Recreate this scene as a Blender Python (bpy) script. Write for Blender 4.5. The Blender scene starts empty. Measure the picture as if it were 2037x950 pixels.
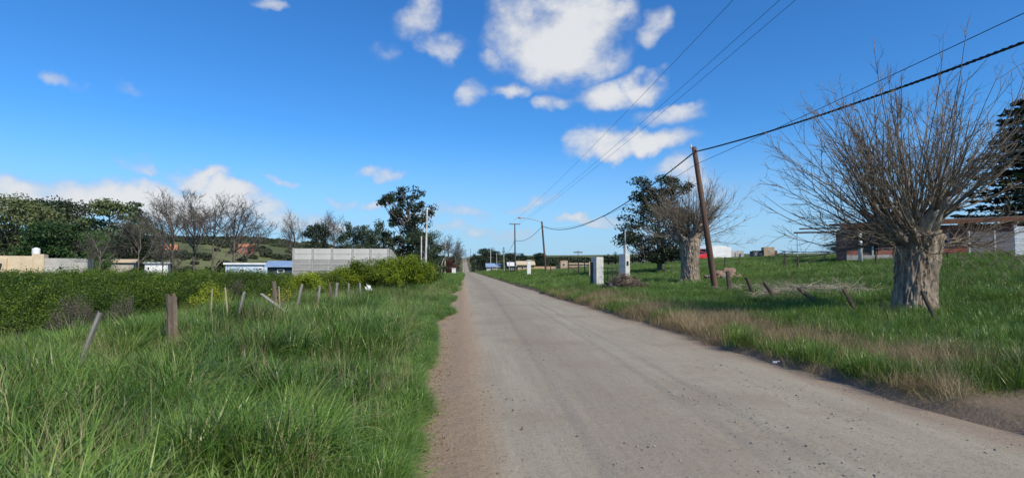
import bpy, math, random
import numpy as np
from mathutils import Vector, noise as mnoise

random.seed(7)
rng = np.random.default_rng(11)
R = math.radians
scene = bpy.context.scene
col = scene.collection

# ------------------------------------------------------------------ camera
EYE, FPX, CX, HOR = 1.65, 1132.0, 1018.5, 534.0     # eye height, focal length (photo px), centre column, horizon row
YAW, PITCH = R(4.97), math.atan((534 - 475) / 1132.0)
cam_data = bpy.data.cameras.new("camera")
cam_data.sensor_width = 36.0
cam_data.lens = 36.0 * FPX / 2037.0
cam_data.clip_start, cam_data.clip_end = 0.05, 12000.0
cam = bpy.data.objects.new("camera", cam_data)
col.objects.link(cam)
cam.location = (0, 0, EYE)
cam.rotation_euler = (math.pi / 2 + PITCH, 0, -YAW)
scene.camera = cam

# ------------------------------------------------------------------ exposure
scene.view_settings.view_transform = 'Standard'
scene.view_settings.look = 'None'
scene.view_settings.exposure = 0.0
scene.view_settings.gamma = 1.0
scene.view_settings.use_curve_mapping = False
scene.render.engine = 'CYCLES'
scene.cycles.max_bounces = 6
scene.cycles.diffuse_bounces = 3
scene.cycles.transparent_max_bounces = 8

# ------------------------------------------------------------------ sun
SUN_AZ, SUN_EL = R(143), R(42)          # clockwise from the road direction (+Y), above the horizon
sun_data = bpy.data.lights.new("sun", 'SUN')
sun_data.energy = 4.7
sun_data.angle = R(0.55)
sun_data.color = (1.0, 0.905, 0.73)
sun = bpy.data.objects.new("sun", sun_data)
col.objects.link(sun)
to_sun = Vector((math.sin(SUN_AZ) * math.cos(SUN_EL), math.cos(SUN_AZ) * math.cos(SUN_EL), math.sin(SUN_EL)))
sun.rotation_euler = to_sun.to_track_quat('Z', 'Y').to_euler()
sun.location = (30, 0, 60)

# ------------------------------------------------------------------ sky
world = bpy.data.worlds.new("World")
scene.world = world
world.use_nodes = True
wt = world.node_tree
wt.nodes.clear()


class G:
    """small helper around a node tree"""
    def __init__(s, t):
        s.t = t

    def n(s, kind, **kw):
        nd = s.t.nodes.new(kind)
        for k, v in kw.items():
            setattr(nd, k, v)
        return nd

    def put(s, sock, v):
        if isinstance(v, bpy.types.NodeSocket):
            s.t.links.new(v, sock)
        elif v is not None:
            sock.default_value = v

    def m(s, op, a, b=None, c=None, clamp=False):
        nd = s.n('ShaderNodeMath', operation=op, use_clamp=clamp)
        for i, v in enumerate((a, b, c)):
            if v is not None:
                s.put(nd.inputs[i], v)
        return nd.outputs[0]

    def v(s, op, a, b=None, out=0):
        nd = s.n('ShaderNodeVectorMath', operation=op)
        s.put(nd.inputs[0], a)
        if b is not None:
            s.put(nd.inputs[1], b)
        return nd.outputs[out]

    def mix(s, f, a, b, blend='MIX'):
        nd = s.n('ShaderNodeMix', data_type='RGBA', blend_type=blend)
        s.put(nd.inputs[0], f)
        s.put(nd.inputs[6], a)
        s.put(nd.inputs[7], b)
        return nd.outputs[2]

    def noise(s, vec, scale, detail=4, rough=0.55, dist=0.0, out=0):
        nd = s.n('ShaderNodeTexNoise')
        if vec is not None:
            s.put(nd.inputs['Vector'], vec)
        nd.inputs['Scale'].default_value = scale
        nd.inputs['Detail'].default_value = detail
        nd.inputs['Roughness'].default_value = rough
        nd.inputs['Distortion'].default_value = dist
        return nd.outputs[out]

    def smooth(s, x, lo, hi, a=0.0, b=1.0):
        nd = s.n('ShaderNodeMapRange', interpolation_type='SMOOTHSTEP')
        s.put(nd.inputs[0], x)
        for i, v in zip((1, 2, 3, 4), (lo, hi, a, b)):
            nd.inputs[i].default_value = v
        return nd.outputs[0]


def px_dir(px, py):
    """world direction of a photo pixel (used to say in which quarter of the sky a cloud hangs)"""
    f = Vector((math.sin(YAW) * math.cos(PITCH), math.cos(YAW) * math.cos(PITCH), math.sin(PITCH)))
    r = Vector((math.cos(YAW), -math.sin(YAW), 0))
    u = r.cross(f)
    return (f + r * ((px - CX) / FPX) - u * ((py - 475.0) / FPX)).normalized()


g = G(wt)
sky = g.n('ShaderNodeTexSky', sky_type='NISHITA')
sky.sun_disc = False
sky.sun_elevation = SUN_EL
sky.sun_rotation = SUN_AZ
sky.altitude = 100
sky.air_density = 1.0
sky.dust_density = 0.3
sky.ozone_density = 1.6
hs = g.n('ShaderNodeHueSaturation')
hs.inputs['Hue'].default_value = 0.5
hs.inputs['Saturation'].default_value = 1.22
hs.inputs['Value'].default_value = 1.0
wt.links.new(sky.outputs[0], hs.inputs['Color'])
skycol = g.mix(1.0, hs.outputs[0], (0.68, 1.36, 1.95, 1), 'MULTIPLY')     # the deep blue of a rain-washed sky

dirv = g.v('NORMALIZE', g.n('ShaderNodeTexCoord').outputs['Generated'])
sepd = g.n('ShaderNodeSeparateXYZ')
wt.links.new(dirv, sepd.inputs[0])
skycol = g.mix(g.smooth(sepd.outputs[2], 0.24, -0.02, 0.0, 0.85), skycol, (4.6, 6.8, 9.7, 1))     # paler towards the horizon
w1 = g.v('MULTIPLY', g.v('SUBTRACT', g.noise(dirv, 10.0, 4, 0.52, out=1), (0.5, 0.5, 0.5)), (0.105, 0.105, 0.105))
wv = g.v('ADD', dirv, w1)
sep = g.n('ShaderNodeSeparateXYZ')
wt.links.new(wv, sep.inputs[0])
az = g.m('ARCTAN2', sep.outputs[0], sep.outputs[1])
el = g.m('ARCSINE', sep.outputs[2])
ang = g.n('ShaderNodeCombineXYZ')
wt.links.new(az, ang.inputs[0])
wt.links.new(el, ang.inputs[1])
# each cloud: photo column, row, half width, half height (px), thickness
CLOUDS = [(1105, 80, 135, 80, 1.15), (1045, 45, 65, 50, .9), (1170, 55, 75, 70, 1.0), (1095, 130, 85, 34, .9),
          (1000, 50, 28, 34, .55), (968, 114, 22, 20, .5), (1014, 173, 50, 21, .85), (920, 178, 36, 24, .7),
          (1292, 40, 32, 36, .6), (1205, 195, 75, 32, 1.0), (1268, 168, 52, 34, 1.05), (1093, 210, 44, 20, .65),
          (1215, 290, 85, 30, 1.0), (1300, 288, 85, 30, 1.1), (1345, 230, 62, 24, .75), (825, 30, 40, 42, .55),
          (880, 80, 46, 24, .55), (770, 100, 42, 18, .45), (135, 160, 42, 17, .42), (755, 339, 54, 12, .7),
          (395, 352, 74, 20, .95), (450, 392, 95, 34, 1.35), (500, 420, 95, 36, .9), (380, 395, 110, 26, .7), (260, 329, 54, 14, .62),
          (45, 372, 110, 40, 1.0), (230, 390, 230, 42, 1.05), (80, 405, 240, 38, 1.0), (330, 415, 220, 40, .9), (620, 440, 120, 26, .6), (670, 393, 50, 12, .5), (570, 361, 24, 10, .42),
          (746, 402, 30, 13, .5), (885, 428, 75, 22, .5), (1060, 400, 70, 11, .4), (1180, 437, 75, 11, .48),
          (555, 4, 36, 14, .6), (1362, 348, 62, 30, .6), (1430, 385, 90, 40, .45), (960, 465, 130, 14, .4), (255, 175, 40, 14, .3)]
best = None
for cx_, cy_, rx_, ry_, th_ in CLOUDS:
    d0 = px_dir(cx_, cy_)
    a0, e0 = math.atan2(d0.x, d0.y), math.asin(d0.z)
    k = 1.0 / (1.0 + ((cx_ - CX) / FPX) ** 2)
    rx, ry = rx_ / FPX * k * 1.22, ry_ / FPX * math.sqrt(k) * 1.22
    q = g.v('MULTIPLY', g.v('SUBTRACT', ang.outputs[0], (a0, e0, 0)), (1 / rx, 1 / ry, 0))
    val = g.m('MULTIPLY_ADD', g.v('DOT_PRODUCT', q, q, out=1), -th_ - 0.08, th_ + 0.08)
    best = val if best is None else g.m('MAXIMUM', best, val)
best = g.m('MAXIMUM', best, 0.0)
# the same broken fair-weather cloud goes on over the rest of the sky
inview = g.m('MULTIPLY', g.smooth(g.m('ABSOLUTE', g.m('SUBTRACT', az, YAW)), 0.75, 0.95, 1.0, 0.0), g.smooth(el, 0.45, 0.6, 1.0, 0.0))
rest = g.m('MULTIPLY', g.smooth(g.noise(wv, 4.5, 3, 0.5), 0.56, 0.70), g.m('SUBTRACT', 1.0, inview))
fbm = g.noise(g.v('MULTIPLY', dirv, (1, 1, 1.4)), 13.0, 7, 0.62)
dens = g.m('ADD', best, g.m('MULTIPLY', g.m('SUBTRACT', fbm, 0.5), g.smooth(best, 0.0, 0.4, 0.0, 1.7)))
cover = g.m('MULTIPLY', g.smooth(g.m('MAXIMUM', dens, rest), -0.05, 1.05), 0.95)
thick = g.smooth(g.m('ADD', g.m('MAXIMUM', best, rest), g.m('MULTIPLY', fbm, 2.0)), 0.85, 2.2)
cloudcol = g.mix(thick, (4.5, 5.3, 6.8, 1), (9.3, 9.4, 9.6, 1))
bg = g.n('ShaderNodeBackground')
g.put(bg.inputs[0], g.mix(cover, skycol, cloudcol))
bg.inputs[1].default_value = 0.085
wo = g.n('ShaderNodeOutputWorld')
wt.links.new(bg.outputs[0], wo.inputs[0])


# ------------------------------------------------------------------ where things stand
def at(px, d):
    """ground-plan position at photo column px and d metres ahead"""
    xc = (px - CX) / FPX * d
    return xc * math.cos(YAW) + d * math.sin(YAW), d * math.cos(YAW) - xc * math.sin(YAW)


def zrow(py, d):
    return EYE + (HOR - py) / FPX * d


def sst(a, b, x):
    t = np.clip((np.asarray(x, float) - a) / (b - a), 0, 1)
    return t * t * (3 - 2 * t)


def vnoise(x, y, s, seed=0):
    """smooth value noise, vectorised"""
    x = np.asarray(x, float) / s + seed * 17.3
    y = np.asarray(y, float) / s - seed * 9.7
    xi, yi = np.floor(x), np.floor(y)
    fx, fy = x - xi, y - yi
    fx, fy = fx * fx * (3 - 2 * fx), fy * fy * (3 - 2 * fy)

    def h(a, b):
        v = np.sin(a * 127.1 + b * 311.7 + seed * 74.7) * 43758.5453
        return v - np.floor(v)
    return (h(xi, yi) * (1 - fx) + h(xi + 1, yi) * fx) * (1 - fy) + (h(xi, yi + 1) * (1 - fx) + h(xi + 1, yi + 1) * fx) * fy


def edge_left(y):
    y = np.asarray(y, float)
    return -0.48 + 0.14 * sst(9, 5, y) + 0.5 * (vnoise(y, 0 * y, 3.1, 1) - 0.5) + 0.22 * (vnoise(y, 0 * y, 0.8, 2) - 0.5) - 0.22 * np.exp(-((y - 16) / 4.0) ** 2) + 0.8 * sst(45, 140, y)


def edge_right(y):
    y = np.asarray(y, float)
    return 5.42 + 0.28 * (vnoise(y, 0 * y, 2.7, 3) - 0.5) + 0.14 * (vnoise(y, 0 * y, 0.7, 4) - 0.5) - 0.3 * sst(15, 60, y) + 0.5 * sst(6.5, 3.5, y)


def road_z(y):
    y = np.asarray(y, float)
    return -2.2 * np.exp(-((y - 375) / 55.0) ** 2) + 20.0 * sst(360, 1000, y) * 1.0 + 0.012 * np.maximum(y - 1000, 0)


def H(x, y):
    """height of the ground"""
    x = np.asarray(x, float)
    y = np.asarray(y, float)
    z = road_z(y)
    el_, er = edge_left(y), edge_right(y)
    left = x < 2.5
    dl, dr = el_ - x, x - er
    # left verge, then falling away to the lower field, then the hill far behind
    zl = 0.05 * sst(-0.03, 0.12, dl) + 0.10 * sst(0.1, 1.6, dl) - 0.62 * sst(5.0, 13.0, dl) * (1 - sst(60, 140, y) * 0.4)
    zl = zl + 24.0 * sst(15, 150, -x) * sst(110, 480, y + 0.25 * np.minimum(-x, 300)) * (1 - 0.5 * sst(360, 900, y))
    # right bank and the field climbing away from the road
    zr = 0.17 * sst(-0.02, 0.2, dr) + 0.10 * sst(0.3, 2.5, dr) + 0.075 * np.clip(x - 8.5, 0, 33) + 0.008 * np.clip(y - 20, 0, 80) * sst(6, 11, x)
    zr = zr + 0.010 * np.maximum(x - 60, 0)
    z = z + np.where(left, zl, zr)
    rough = (vnoise(x, y, 1.7, 5) - 0.5) * 0.10 + (vnoise(x, y, 6.0, 6) - 0.5) * 0.16
    off = np.where(left, sst(0.2, 1.5, dl), sst(0.2, 1.5, dr))
    z = z + rough * off
    inside = (dl < 0) & (dr < 0)
    return np.where(inside, z - 0.07 * sst(0, 0.12, -np.maximum(dl, dr)), z)


def Hf(x, y):
    return float(H(x, y))


# ------------------------------------------------------------------ mesh helpers
def raw_mesh(name, V, quads=None, tris=None, attrs=None, smooth=False, mats=(), midx=None):
    V = np.asarray(V, np.float32).reshape(-1, 3)
    q = np.zeros((0, 4), np.int32) if quads is None else np.asarray(quads, np.int32).reshape(-1, 4)
    t = np.zeros((0, 3), np.int32) if tris is None else np.asarray(tris, np.int32).reshape(-1, 3)
    me = bpy.data.meshes.new(name)
    me.vertices.add(len(V))
    me.vertices.foreach_set('co', V.ravel())
    nl = len(q) * 4 + len(t) * 3
    me.loops.add(nl)
    me.loops.foreach_set('vertex_index', np.concatenate([q.ravel(), t.ravel()]))
    me.polygons.add(len(q) + len(t))
    start = np.concatenate([np.arange(len(q)) * 4, len(q) * 4 + np.arange(len(t)) * 3]).astype(np.int32)
    me.polygons.foreach_set('loop_start', start)
    me.polygons.foreach_set('use_smooth', np.full(len(q) + len(t), bool(smooth)))
    for k, v in (attrs or {}).items():
        a = me.attributes.new(k, 'FLOAT', 'POINT')
        a.data.foreach_set('value', np.asarray(v, np.float32))
    for m_ in mats:
        me.materials.append(m_)
    if midx is not None:
        me.polygons.foreach_set('material_index', np.asarray(midx, np.int32))
    me.update()
    me.validate()
    return me


class NB:
    """collects arrays of vertices and faces that end up in one mesh"""
    def __init__(s):
        s.V, s.Q, s.T, s.A, s.n = [], [], [], [], 0

    def add(s, V, Q=None, T=None, a=0.5):
        V = np.asarray(V, float).reshape(-1, 3)
        if Q is not None and len(Q):
            s.Q.append(np.asarray(Q, int).reshape(-1, 4) + s.n)
        if T is not None and len(T):
            s.T.append(np.asarray(T, int).reshape(-1, 3) + s.n)
        s.V.append(V)
        s.A.append(np.broadcast_to(np.asarray(a, float), (len(V),)))
        s.n += len(V)
        return s

    def box(s, c, size, rz=0.0, taper=1.0, a=0.5):
        x, y, z = [v / 2 for v in size]
        P = np.array([[sx * x * (taper if sz > 0 else 1), sy * y * (taper if sz > 0 else 1), sz * z] for sz in (-1, 1) for sy in (-1, 1) for sx in (-1, 1)])
        if rz:
            co, si = math.cos(rz), math.sin(rz)
            P = np.c_[P[:, 0] * co - P[:, 1] * si, P[:, 0] * si + P[:, 1] * co, P[:, 2]]
        return s.add(P + np.asarray(c, float), [[0, 2, 3, 1], [4, 5, 7, 6], [0, 1, 5, 4], [2, 6, 7, 3], [0, 4, 6, 2], [1, 3, 7, 5]], a=a)

    def tubes(s, P, rad, sides=5, a=0.5, caps=True):
        """P (N,K,3) centre lines, rad (N,K)"""
        P = np.asarray(P, float)
        rad = np.asarray(rad, float)
        if P.ndim == 2:
            P, rad = P[None], rad[None]
        N, K, _ = P.shape
        T = np.gradient(P, axis=1)
        T /= np.linalg.norm(T, axis=2, keepdims=True) + 1e-9
        ref = np.where(np.abs(T[:, :1, 2:3]) > 0.9, np.array([1.0, 0, 0]), np.array([0, 0, 1.0]))
        U = np.cross(T, np.broadcast_to(ref, T.shape))
        U /= np.linalg.norm(U, axis=2, keepdims=True) + 1e-9
        W = np.cross(T, U)
        th = np.arange(sides) / sides * 2 * np.pi
        ring = P[:, :, None] + rad[:, :, None, None] * (U[:, :, None] * np.cos(th)[None, None, :, None] + W[:, :, None] * np.sin(th)[None, None, :, None])
        base = (np.arange(N) * K * sides)[:, None, None] + (np.arange(K - 1) * sides)[None, :, None]
        j = np.arange(sides)
        j2 = (j + 1) % sides
        Q = np.stack([base + j, base + j2, base + sides + j2, base + sides + j], -1).reshape(-1, 4)
        Tt = None
        if caps:
            o = np.arange(N) * K * sides
            e = o + (K - 1) * sides
            Tt = np.concatenate([np.stack([o, o + k + 1, o + k], -1) for k in range(1, sides - 1)] + [np.stack([e, e + k, e + k + 1], -1) for k in range(1, sides - 1)])
        aa = np.repeat(np.broadcast_to(np.asarray(a, float), (N,)), K * sides)
        return s.add(ring.reshape(-1, 3), Q, Tt, aa)

    def mesh(s, name, mat=None, smooth=False):
        V = np.concatenate(s.V)
        return raw_mesh(name, V, np.concatenate(s.Q) if s.Q else None, np.concatenate(s.T) if s.T else None,
                        {'bt': np.concatenate(s.A)}, smooth, (mat,) if mat else ())


def obj(name, me, parent=None, loc=(0, 0, 0), rz=0.0):
    o = bpy.data.objects.new(name, me)
    col.objects.link(o)
    o.location = loc
    o.rotation_euler = (0, 0, rz)
    if parent is not None:
        o.parent = parent
    return o


def tag(o, label=None, cat=None, group=None, kind=None):
    for k, v in (('label', label), ('category', cat), ('group', group), ('kind', kind)):
        if v:
            o[k] = v
    return o


def thing(name, label, cat, loc=(0, 0, 0), rz=0.0, group=None):
    return tag(obj(name, None, None, loc, rz), label, cat, group, 'thing')


def copy_thing(src, label, loc, rz=0.0, scale=None, group=None):
    """a copy of a thing with copies of its parts and sub-parts (mesh data shared)"""
    def cp(o, parent):
        c = o.copy()
        col.objects.link(c)
        if parent is not None:
            c.parent = parent
        for ch in o.children:
            cp(ch, c)
        return c
    r = cp(src, None)
    r.location = loc
    r.rotation_euler = (0, 0, rz)
    if scale is not None:
        r.scale = scale if hasattr(scale, '__len__') else (scale,) * 3
    r['label'] = label
    if group:
        r['group'] = group
    return r


def unit(v):
    v = np.asarray(v, float)
    return v / (np.linalg.norm(v, axis=-1, keepdims=True) + 1e-9)


def grow(P, n, length, angle, K=5, up=0.05, wig=0.12, t0=0.3, t1=1.0, rg=None, flat=1.0):
    """children of the branches P (N,K0,3): n each; returns paths and the parent index and place"""
    rg = rg or rng
    N, K0, _ = P.shape
    idx = np.repeat(np.arange(N), n)
    M = len(idx)
    t = rg.uniform(t0, t1, M)
    f = t * (K0 - 1)
    i0 = np.clip(f.astype(int), 0, K0 - 2)
    w = (f - i0)[:, None]
    p = P[idx, i0] * (1 - w) + P[idx, i0 + 1] * w
    tan = unit(P[idx, i0 + 1] - P[idx, i0])
    perp = unit(np.cross(tan, unit(rg.normal(size=(M, 3)))))
    a = rg.uniform(angle[0], angle[1], M)[:, None]
    d = unit(np.cos(a) * tan + np.sin(a) * perp * np.array([1, 1, flat]))
    L = rg.uniform(length[0], length[1], M) * (1.15 - 0.5 * t)
    out = [p]
    for k in range(K - 1):
        d = unit(d + np.array([0, 0, up]) + rg.normal(size=(M, 3)) * wig)
        p = p + d * (L / (K - 1))[:, None]
        out.append(p)
    return np.stack(out, 1), idx, t


def taper(N, K, r0, r1):
    r0 = np.broadcast_to(np.asarray(r0, float), (N,))
    r1 = np.broadcast_to(np.asarray(r1, float), (N,))
    s = np.linspace(0, 1, K)[None]
    return r0[:, None] * (1 - s) + r1[:, None] * s


def leaf_quads(nb, C, size, rg, up=0.4, shape=0.55, out=None):
    """small leaf-like quads centred on C"""
    N = len(C)
    nrm = unit(rg.normal(size=(N, 3)) + np.array([0, 0, up]) + (0 if out is None else out))
    u = unit(np.cross(nrm, unit(rg.normal(size=(N, 3)))))
    v = np.cross(nrm, u)
    s = (rg.uniform(0.6, 1.3, N) * size)[:, None]
    V = np.stack([C - u * s, C - v * s * shape + nrm * s * 0.15, C + u * s, C + v * s * shape + nrm * s * 0.15], 1)
    nb.add(V.reshape(-1, 3), np.arange(N * 4).reshape(-1, 4), a=np.repeat(rg.uniform(0, 1, N), 4))


# ------------------------------------------------------------------ materials
def new_mat(name):
    m = bpy.data.materials.new(name)
    m.use_nodes = True
    t = m.node_tree
    t.nodes.clear()
    g = G(t)
    bs = g.n('ShaderNodeBsdfPrincipled')
    out = g.n('ShaderNodeOutputMaterial')
    t.links.new(bs.outputs[0], out.inputs[0])
    return m, g, bs, out


def rgb(h, k=1.0):
    """sRGB hex -> linear"""
    c = [int(h[i:i + 2], 16) / 255 for i in (0, 2, 4)]
    return tuple((x / 12.92 if x <= 0.04045 else ((x + 0.055) / 1.055) ** 2.4) * k for x in c) + (1.0,)


def surf(name, c1, c2, scale=3.0, rough=0.85, bump=0.3, bscale=None, stretch=(1, 1, 1), spec=0.3, c3=None):
    """two weathered tones mixed by noise, fine relief"""
    m, g, bs, out = new_mat(name)
    co = g.v('MULTIPLY', g.n('ShaderNodeTexCoord').outputs['Object'], stretch)
    n1 = g.smooth(g.noise(co, scale, 6, 0.62), 0.3, 0.7)
    c = g.mix(n1, c1, c2)
    if c3 is not None:
        c = g.mix(g.smooth(g.noise(co, scale * 0.31, 4, 0.6), 0.5, 0.72), c, c3)
    g.put(bs.inputs['Base Color'], c)
    bs.inputs['Roughness'].default_value = rough
    bs.inputs['Specular IOR Level'].default_value = spec
    if bump:
        b = g.n('ShaderNodeBump')
        b.inputs['Strength'].default_value = bump
        b.inputs['Distance'].default_value = 0.02
        g.put(b.inputs['Height'], g.noise(co, bscale or scale * 6, 5, 0.65))
        g.t.links.new(b.outputs[0], bs.inputs['Normal'])
    return m


def foliage(name, dark, mid, light, trans=0.25, rough=0.5, inst=False, dry=None):
    """leaves: tone differs from leaf to leaf (bt) and from plant to plant"""
    m, g, bs, out = new_mat(name)
    bt = g.n('ShaderNodeAttribute', attribute_name='bt').outputs['Fac']
    if inst:
        tone = g.n('ShaderNodeAttribute', attribute_type='INSTANCER', attribute_name='tone').outputs['Fac']
    else:
        tone = g.n('ShaderNodeObjectInfo').outputs['Random']
    f = g.m('ADD', g.m('MULTIPLY', bt, 0.6), g.m('MULTIPLY', tone, 0.5))
    c = g.mix(g.smooth(f, 0.15, 0.6), dark, mid)
    c = g.mix(g.smooth(f, 0.6, 1.05), c, light)
    if dry is not None:
        c = g.mix(g.m('MULTIPLY', g.m('GREATER_THAN', bt, 0.955), 0.8), c, dry)
    g.put(bs.inputs['Base Color'], c)
    bs.inputs['Roughness'].default_value = rough
    bs.inputs['Specular IOR Level'].default_value = 0.32
    tr = g.n('ShaderNodeBsdfTranslucent')
    g.put(tr.inputs[0], g.mix(0.6, c, (1.0, 0.95, 0.35, 1), 'MULTIPLY'))
    ms = g.n('ShaderNodeMixShader')
    ms.inputs[0].default_value = trans
    g.t.links.new(bs.outputs[0], ms.inputs[1])
    g.t.links.new(tr.outputs[0], ms.inputs[2])
    g.t.links.new(ms.outputs[0], out.inputs[0])
    return m


def scatter(name, pts, rot, scl, idx, tone, protos, label=None, cat=None):
    """one object of uncountable stuff: copies of a few small tufts on points"""
    pc = bpy.data.collections.new(name + '_kinds')
    for i, me in enumerate(protos):
        o = bpy.data.objects.new('%s_kind_%02d' % (name, i), me)
        pc.objects.link(o)
    me = raw_mesh(name, pts, attrs={'scl': scl, 'tone': tone})
    a = me.attributes.new('rot', 'FLOAT_VECTOR', 'POINT')
    a.data.foreach_set('vector', np.asarray(rot, np.float32).ravel())
    a = me.attributes.new('kindno', 'INT', 'POINT')
    a.data.foreach_set('value', np.asarray(idx, np.int32))
    o = obj(name, me)
    t = bpy.data.node_groups.new(name, 'GeometryNodeTree')
    t.interface.new_socket('Geometry', in_out='INPUT', socket_type='NodeSocketGeometry')
    t.interface.new_socket('Geometry', in_out='OUTPUT', socket_type='NodeSocketGeometry')
    gi, go = t.nodes.new('NodeGroupInput'), t.nodes.new('NodeGroupOutput')
    mp = t.nodes.new('GeometryNodeMeshToPoints')
    ip = t.nodes.new('GeometryNodeInstanceOnPoints')
    ci = t.nodes.new('GeometryNodeCollectionInfo')
    ci.inputs['Collection'].default_value = pc
    ci.inputs['Separate Children'].default_value = True
    ci.inputs['Reset Children'].default_value = True

    def named(nm, ty):
        nd = t.nodes.new('GeometryNodeInputNamedAttribute')
        nd.data_type = ty
        nd.inputs[0].default_value = nm
        return nd.outputs[0]
    er = t.nodes.new('FunctionNodeEulerToRotation')
    t.links.new(named('rot', 'FLOAT_VECTOR'), er.inputs[0])
    t.links.new(gi.outputs[0], mp.inputs[0])
    t.links.new(mp.outputs[0], ip.inputs['Points'])
    t.links.new(ci.outputs[0], ip.inputs['Instance'])
    ip.inputs['Pick Instance'].default_value = True
    t.links.new(named('kindno', 'INT'), ip.inputs['Instance Index'])
    t.links.new(er.outputs[0], ip.inputs['Rotation'])
    t.links.new(named('scl', 'FLOAT'), ip.inputs['Scale'])
    t.links.new(ip.outputs[0], go.inputs[0])
    md = o.modifiers.new('scatter', 'NODES')
    md.node_group = t
    tag(o, label, cat, None, 'stuff')
    return o

# ================================================================== the setting
# ---- ground
xs = np.unique(np.round(np.concatenate([-np.geomspace(200, 4000, 26)[::-1], np.arange(-200, -20, 6), np.arange(-20, -2, 0.8), np.arange(-2, 7, 0.12),
                                        np.arange(7, 50, 0.8), np.arange(50, 200, 6), np.geomspace(200, 4000, 26)]), 3))
ys = np.unique(np.round(np.concatenate([np.arange(-60, 0, 4), np.arange(0, 60, 0.4), np.arange(60, 200, 3), np.arange(200, 1200, 14), np.geomspace(1200, 5000, 24)]), 3))
XX, YY = np.meshgrid(xs, ys)
ZZ = H(XX, YY)
nx, ny = len(xs), len(ys)
ii = (np.arange(ny - 1)[:, None] * nx + np.arange(nx - 1)[None])
quads = np.stack([ii, ii + 1, ii + nx + 1, ii + nx], -1).reshape(-1, 4)


def bare(x, y):
    """0..1 how much bare earth shows: road edges, the drive to the gate, the trodden corner"""
    dl, dr = edge_left(y) - x, x - edge_right(y)
    b = np.maximum(sst(0.12, -0.05, dl) * (x < 2.5), sst(0.28, 0.02, dr) * (x > 2.5))
    # drive to the gate, leaving the road at about y = 34
    px_, py_ = at(1118, 35.5)
    b = np.maximum(b, sst(1.0, 0.5, np.hypot((x - px_ - 0.2) / 1.9, (y - py_) / 1.7)) * 0.95)
    px_, py_ = at(2060, 6.2)
    b = np.maximum(b, sst(1.15, 0.7, np.hypot((x - px_ - 0.5) / 1.9, (y - py_) / 0.8) + 0.3 * (vnoise(x, y, .5, 9) - .5)) * 0.9)
    return b


m_ground, g, bs, _ = new_mat('ground')
geo = g.n('ShaderNodeNewGeometry').outputs['Position']
dirt = g.n('ShaderNodeAttribute', attribute_name='dirt').outputs['Fac']
far = g.n('ShaderNodeAttribute', attribute_name='far').outputs['Fac']
c = g.mix(g.smooth(g.noise(geo, 1.4, 6, 0.65), 0.35, 0.65), (0.028, 0.045, 0.014, 1), (0.052, 0.075, 0.022, 1))
c = g.mix(g.smooth(g.noise(geo, 5.0, 4, 0.6), 0.52, 0.72, 0, 0.7), c, (0.085, 0.07, 0.042, 1))
fld = g.mix(g.smooth(g.noise(geo, 0.012, 4, 0.55, 0.4), 0.42, 0.58), (0.085, 0.105, 0.042, 1), (0.15, 0.16, 0.07, 1))
fld = g.mix(g.smooth(g.noise(geo, 0.05, 5, 0.7), 0.5, 0.66, 0, 0.8), fld, (0.05, 0.065, 0.03, 1))
c = g.mix(far, c, fld)
c = g.mix(dirt, c, g.mix(g.noise(geo, 9.0, 5, 0.6), (0.15, 0.11, 0.078, 1), (0.27, 0.205, 0.15, 1)))
g.put(bs.inputs['Base Color'], c)
bs.inputs['Roughness'].default_value = 0.95
bs.inputs['Specular IOR Level'].default_value = 0.1
b = g.n('ShaderNodeBump')
b.inputs['Strength'].default_value = 0.8
b.inputs['Distance'].default_value = 0.05
g.put(b.inputs['Height'], g.noise(geo, 14, 6, 0.7))
g.t.links.new(b.outputs[0], bs.inputs['Normal'])
far_a = np.maximum(sst(60, 130, YY), sst(60, 110, np.abs(XX)))
me = raw_mesh('ground', np.stack([XX, YY, ZZ], -1), quads, attrs={'dirt': bare(XX, YY).ravel(), 'far': far_a.ravel()}, smooth=True, mats=(m_ground,))
tag(obj('ground', me), kind='structure')

# ---- road: a graded gravel strip with wheel tracks and a strip of loose earth along its left edge
yr = np.unique(np.round(np.concatenate([np.arange(-12, 30, 0.16), np.arange(30, 120, 0.8), np.arange(120, 1150, 6)]), 3))
ur = np.linspace(0, 1, 64)
YR = np.repeat(yr[:, None], 64, 1)
xl, xr = edge_left(yr) - 0.35, edge_right(yr) + 0.22
XR = xl[:, None] * (1 - ur) + xr[:, None] * ur
xn = XR
prof = 0.03 * np.clip(1 - ((xn - 2.7) / 3.2) ** 2, 0, 1) - 0.007 * (np.exp(-((xn - 1.5) / .35) ** 2) + np.exp(-((xn - 3.0) / .35) ** 2) + np.exp(-((xn - 4.3) / .3) ** 2))
berm = 0.035 * np.exp(-((xn - 0.05) / .22) ** 2) * (0.5 + vnoise(xn, YR, 0.9, 21))
clods = 0.03 * np.maximum(vnoise(xn, YR, .17, 22) - .55, 0) * sst(0.6, -0.1, xn)
ZR = road_z(YR) + prof + berm + clods + 0.008 * (vnoise(xn, YR, .5, 23) - .5) * sst(60, 20, YR)
m_road, g, bs, _ = new_mat('gravel_road')
geo = g.n('ShaderNodeNewGeometry').outputs['Position']
sp = g.n('ShaderNodeSeparateXYZ')
g.t.links.new(geo, sp.inputs[0])
lane = g.v('MULTIPLY', geo, (1.0, 0.07, 0.0))          # streaks drawn out along the traffic
warp = g.m('MULTIPLY', g.m('SUBTRACT', g.noise(g.v('MULTIPLY', geo, (1, 0.25, 0)), 0.7, 4, 0.6), 0.5), 1.3)
xw = g.m('ADD', sp.outputs[0], warp)
gray1, gray2 = (0.282, 0.248, 0.184, 1), (0.360, 0.322, 0.244, 1)
c = g.mix(g.smooth(g.noise(lane, 2.6, 6, 0.7), 0.2, 0.8), gray1, gray2)
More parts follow.
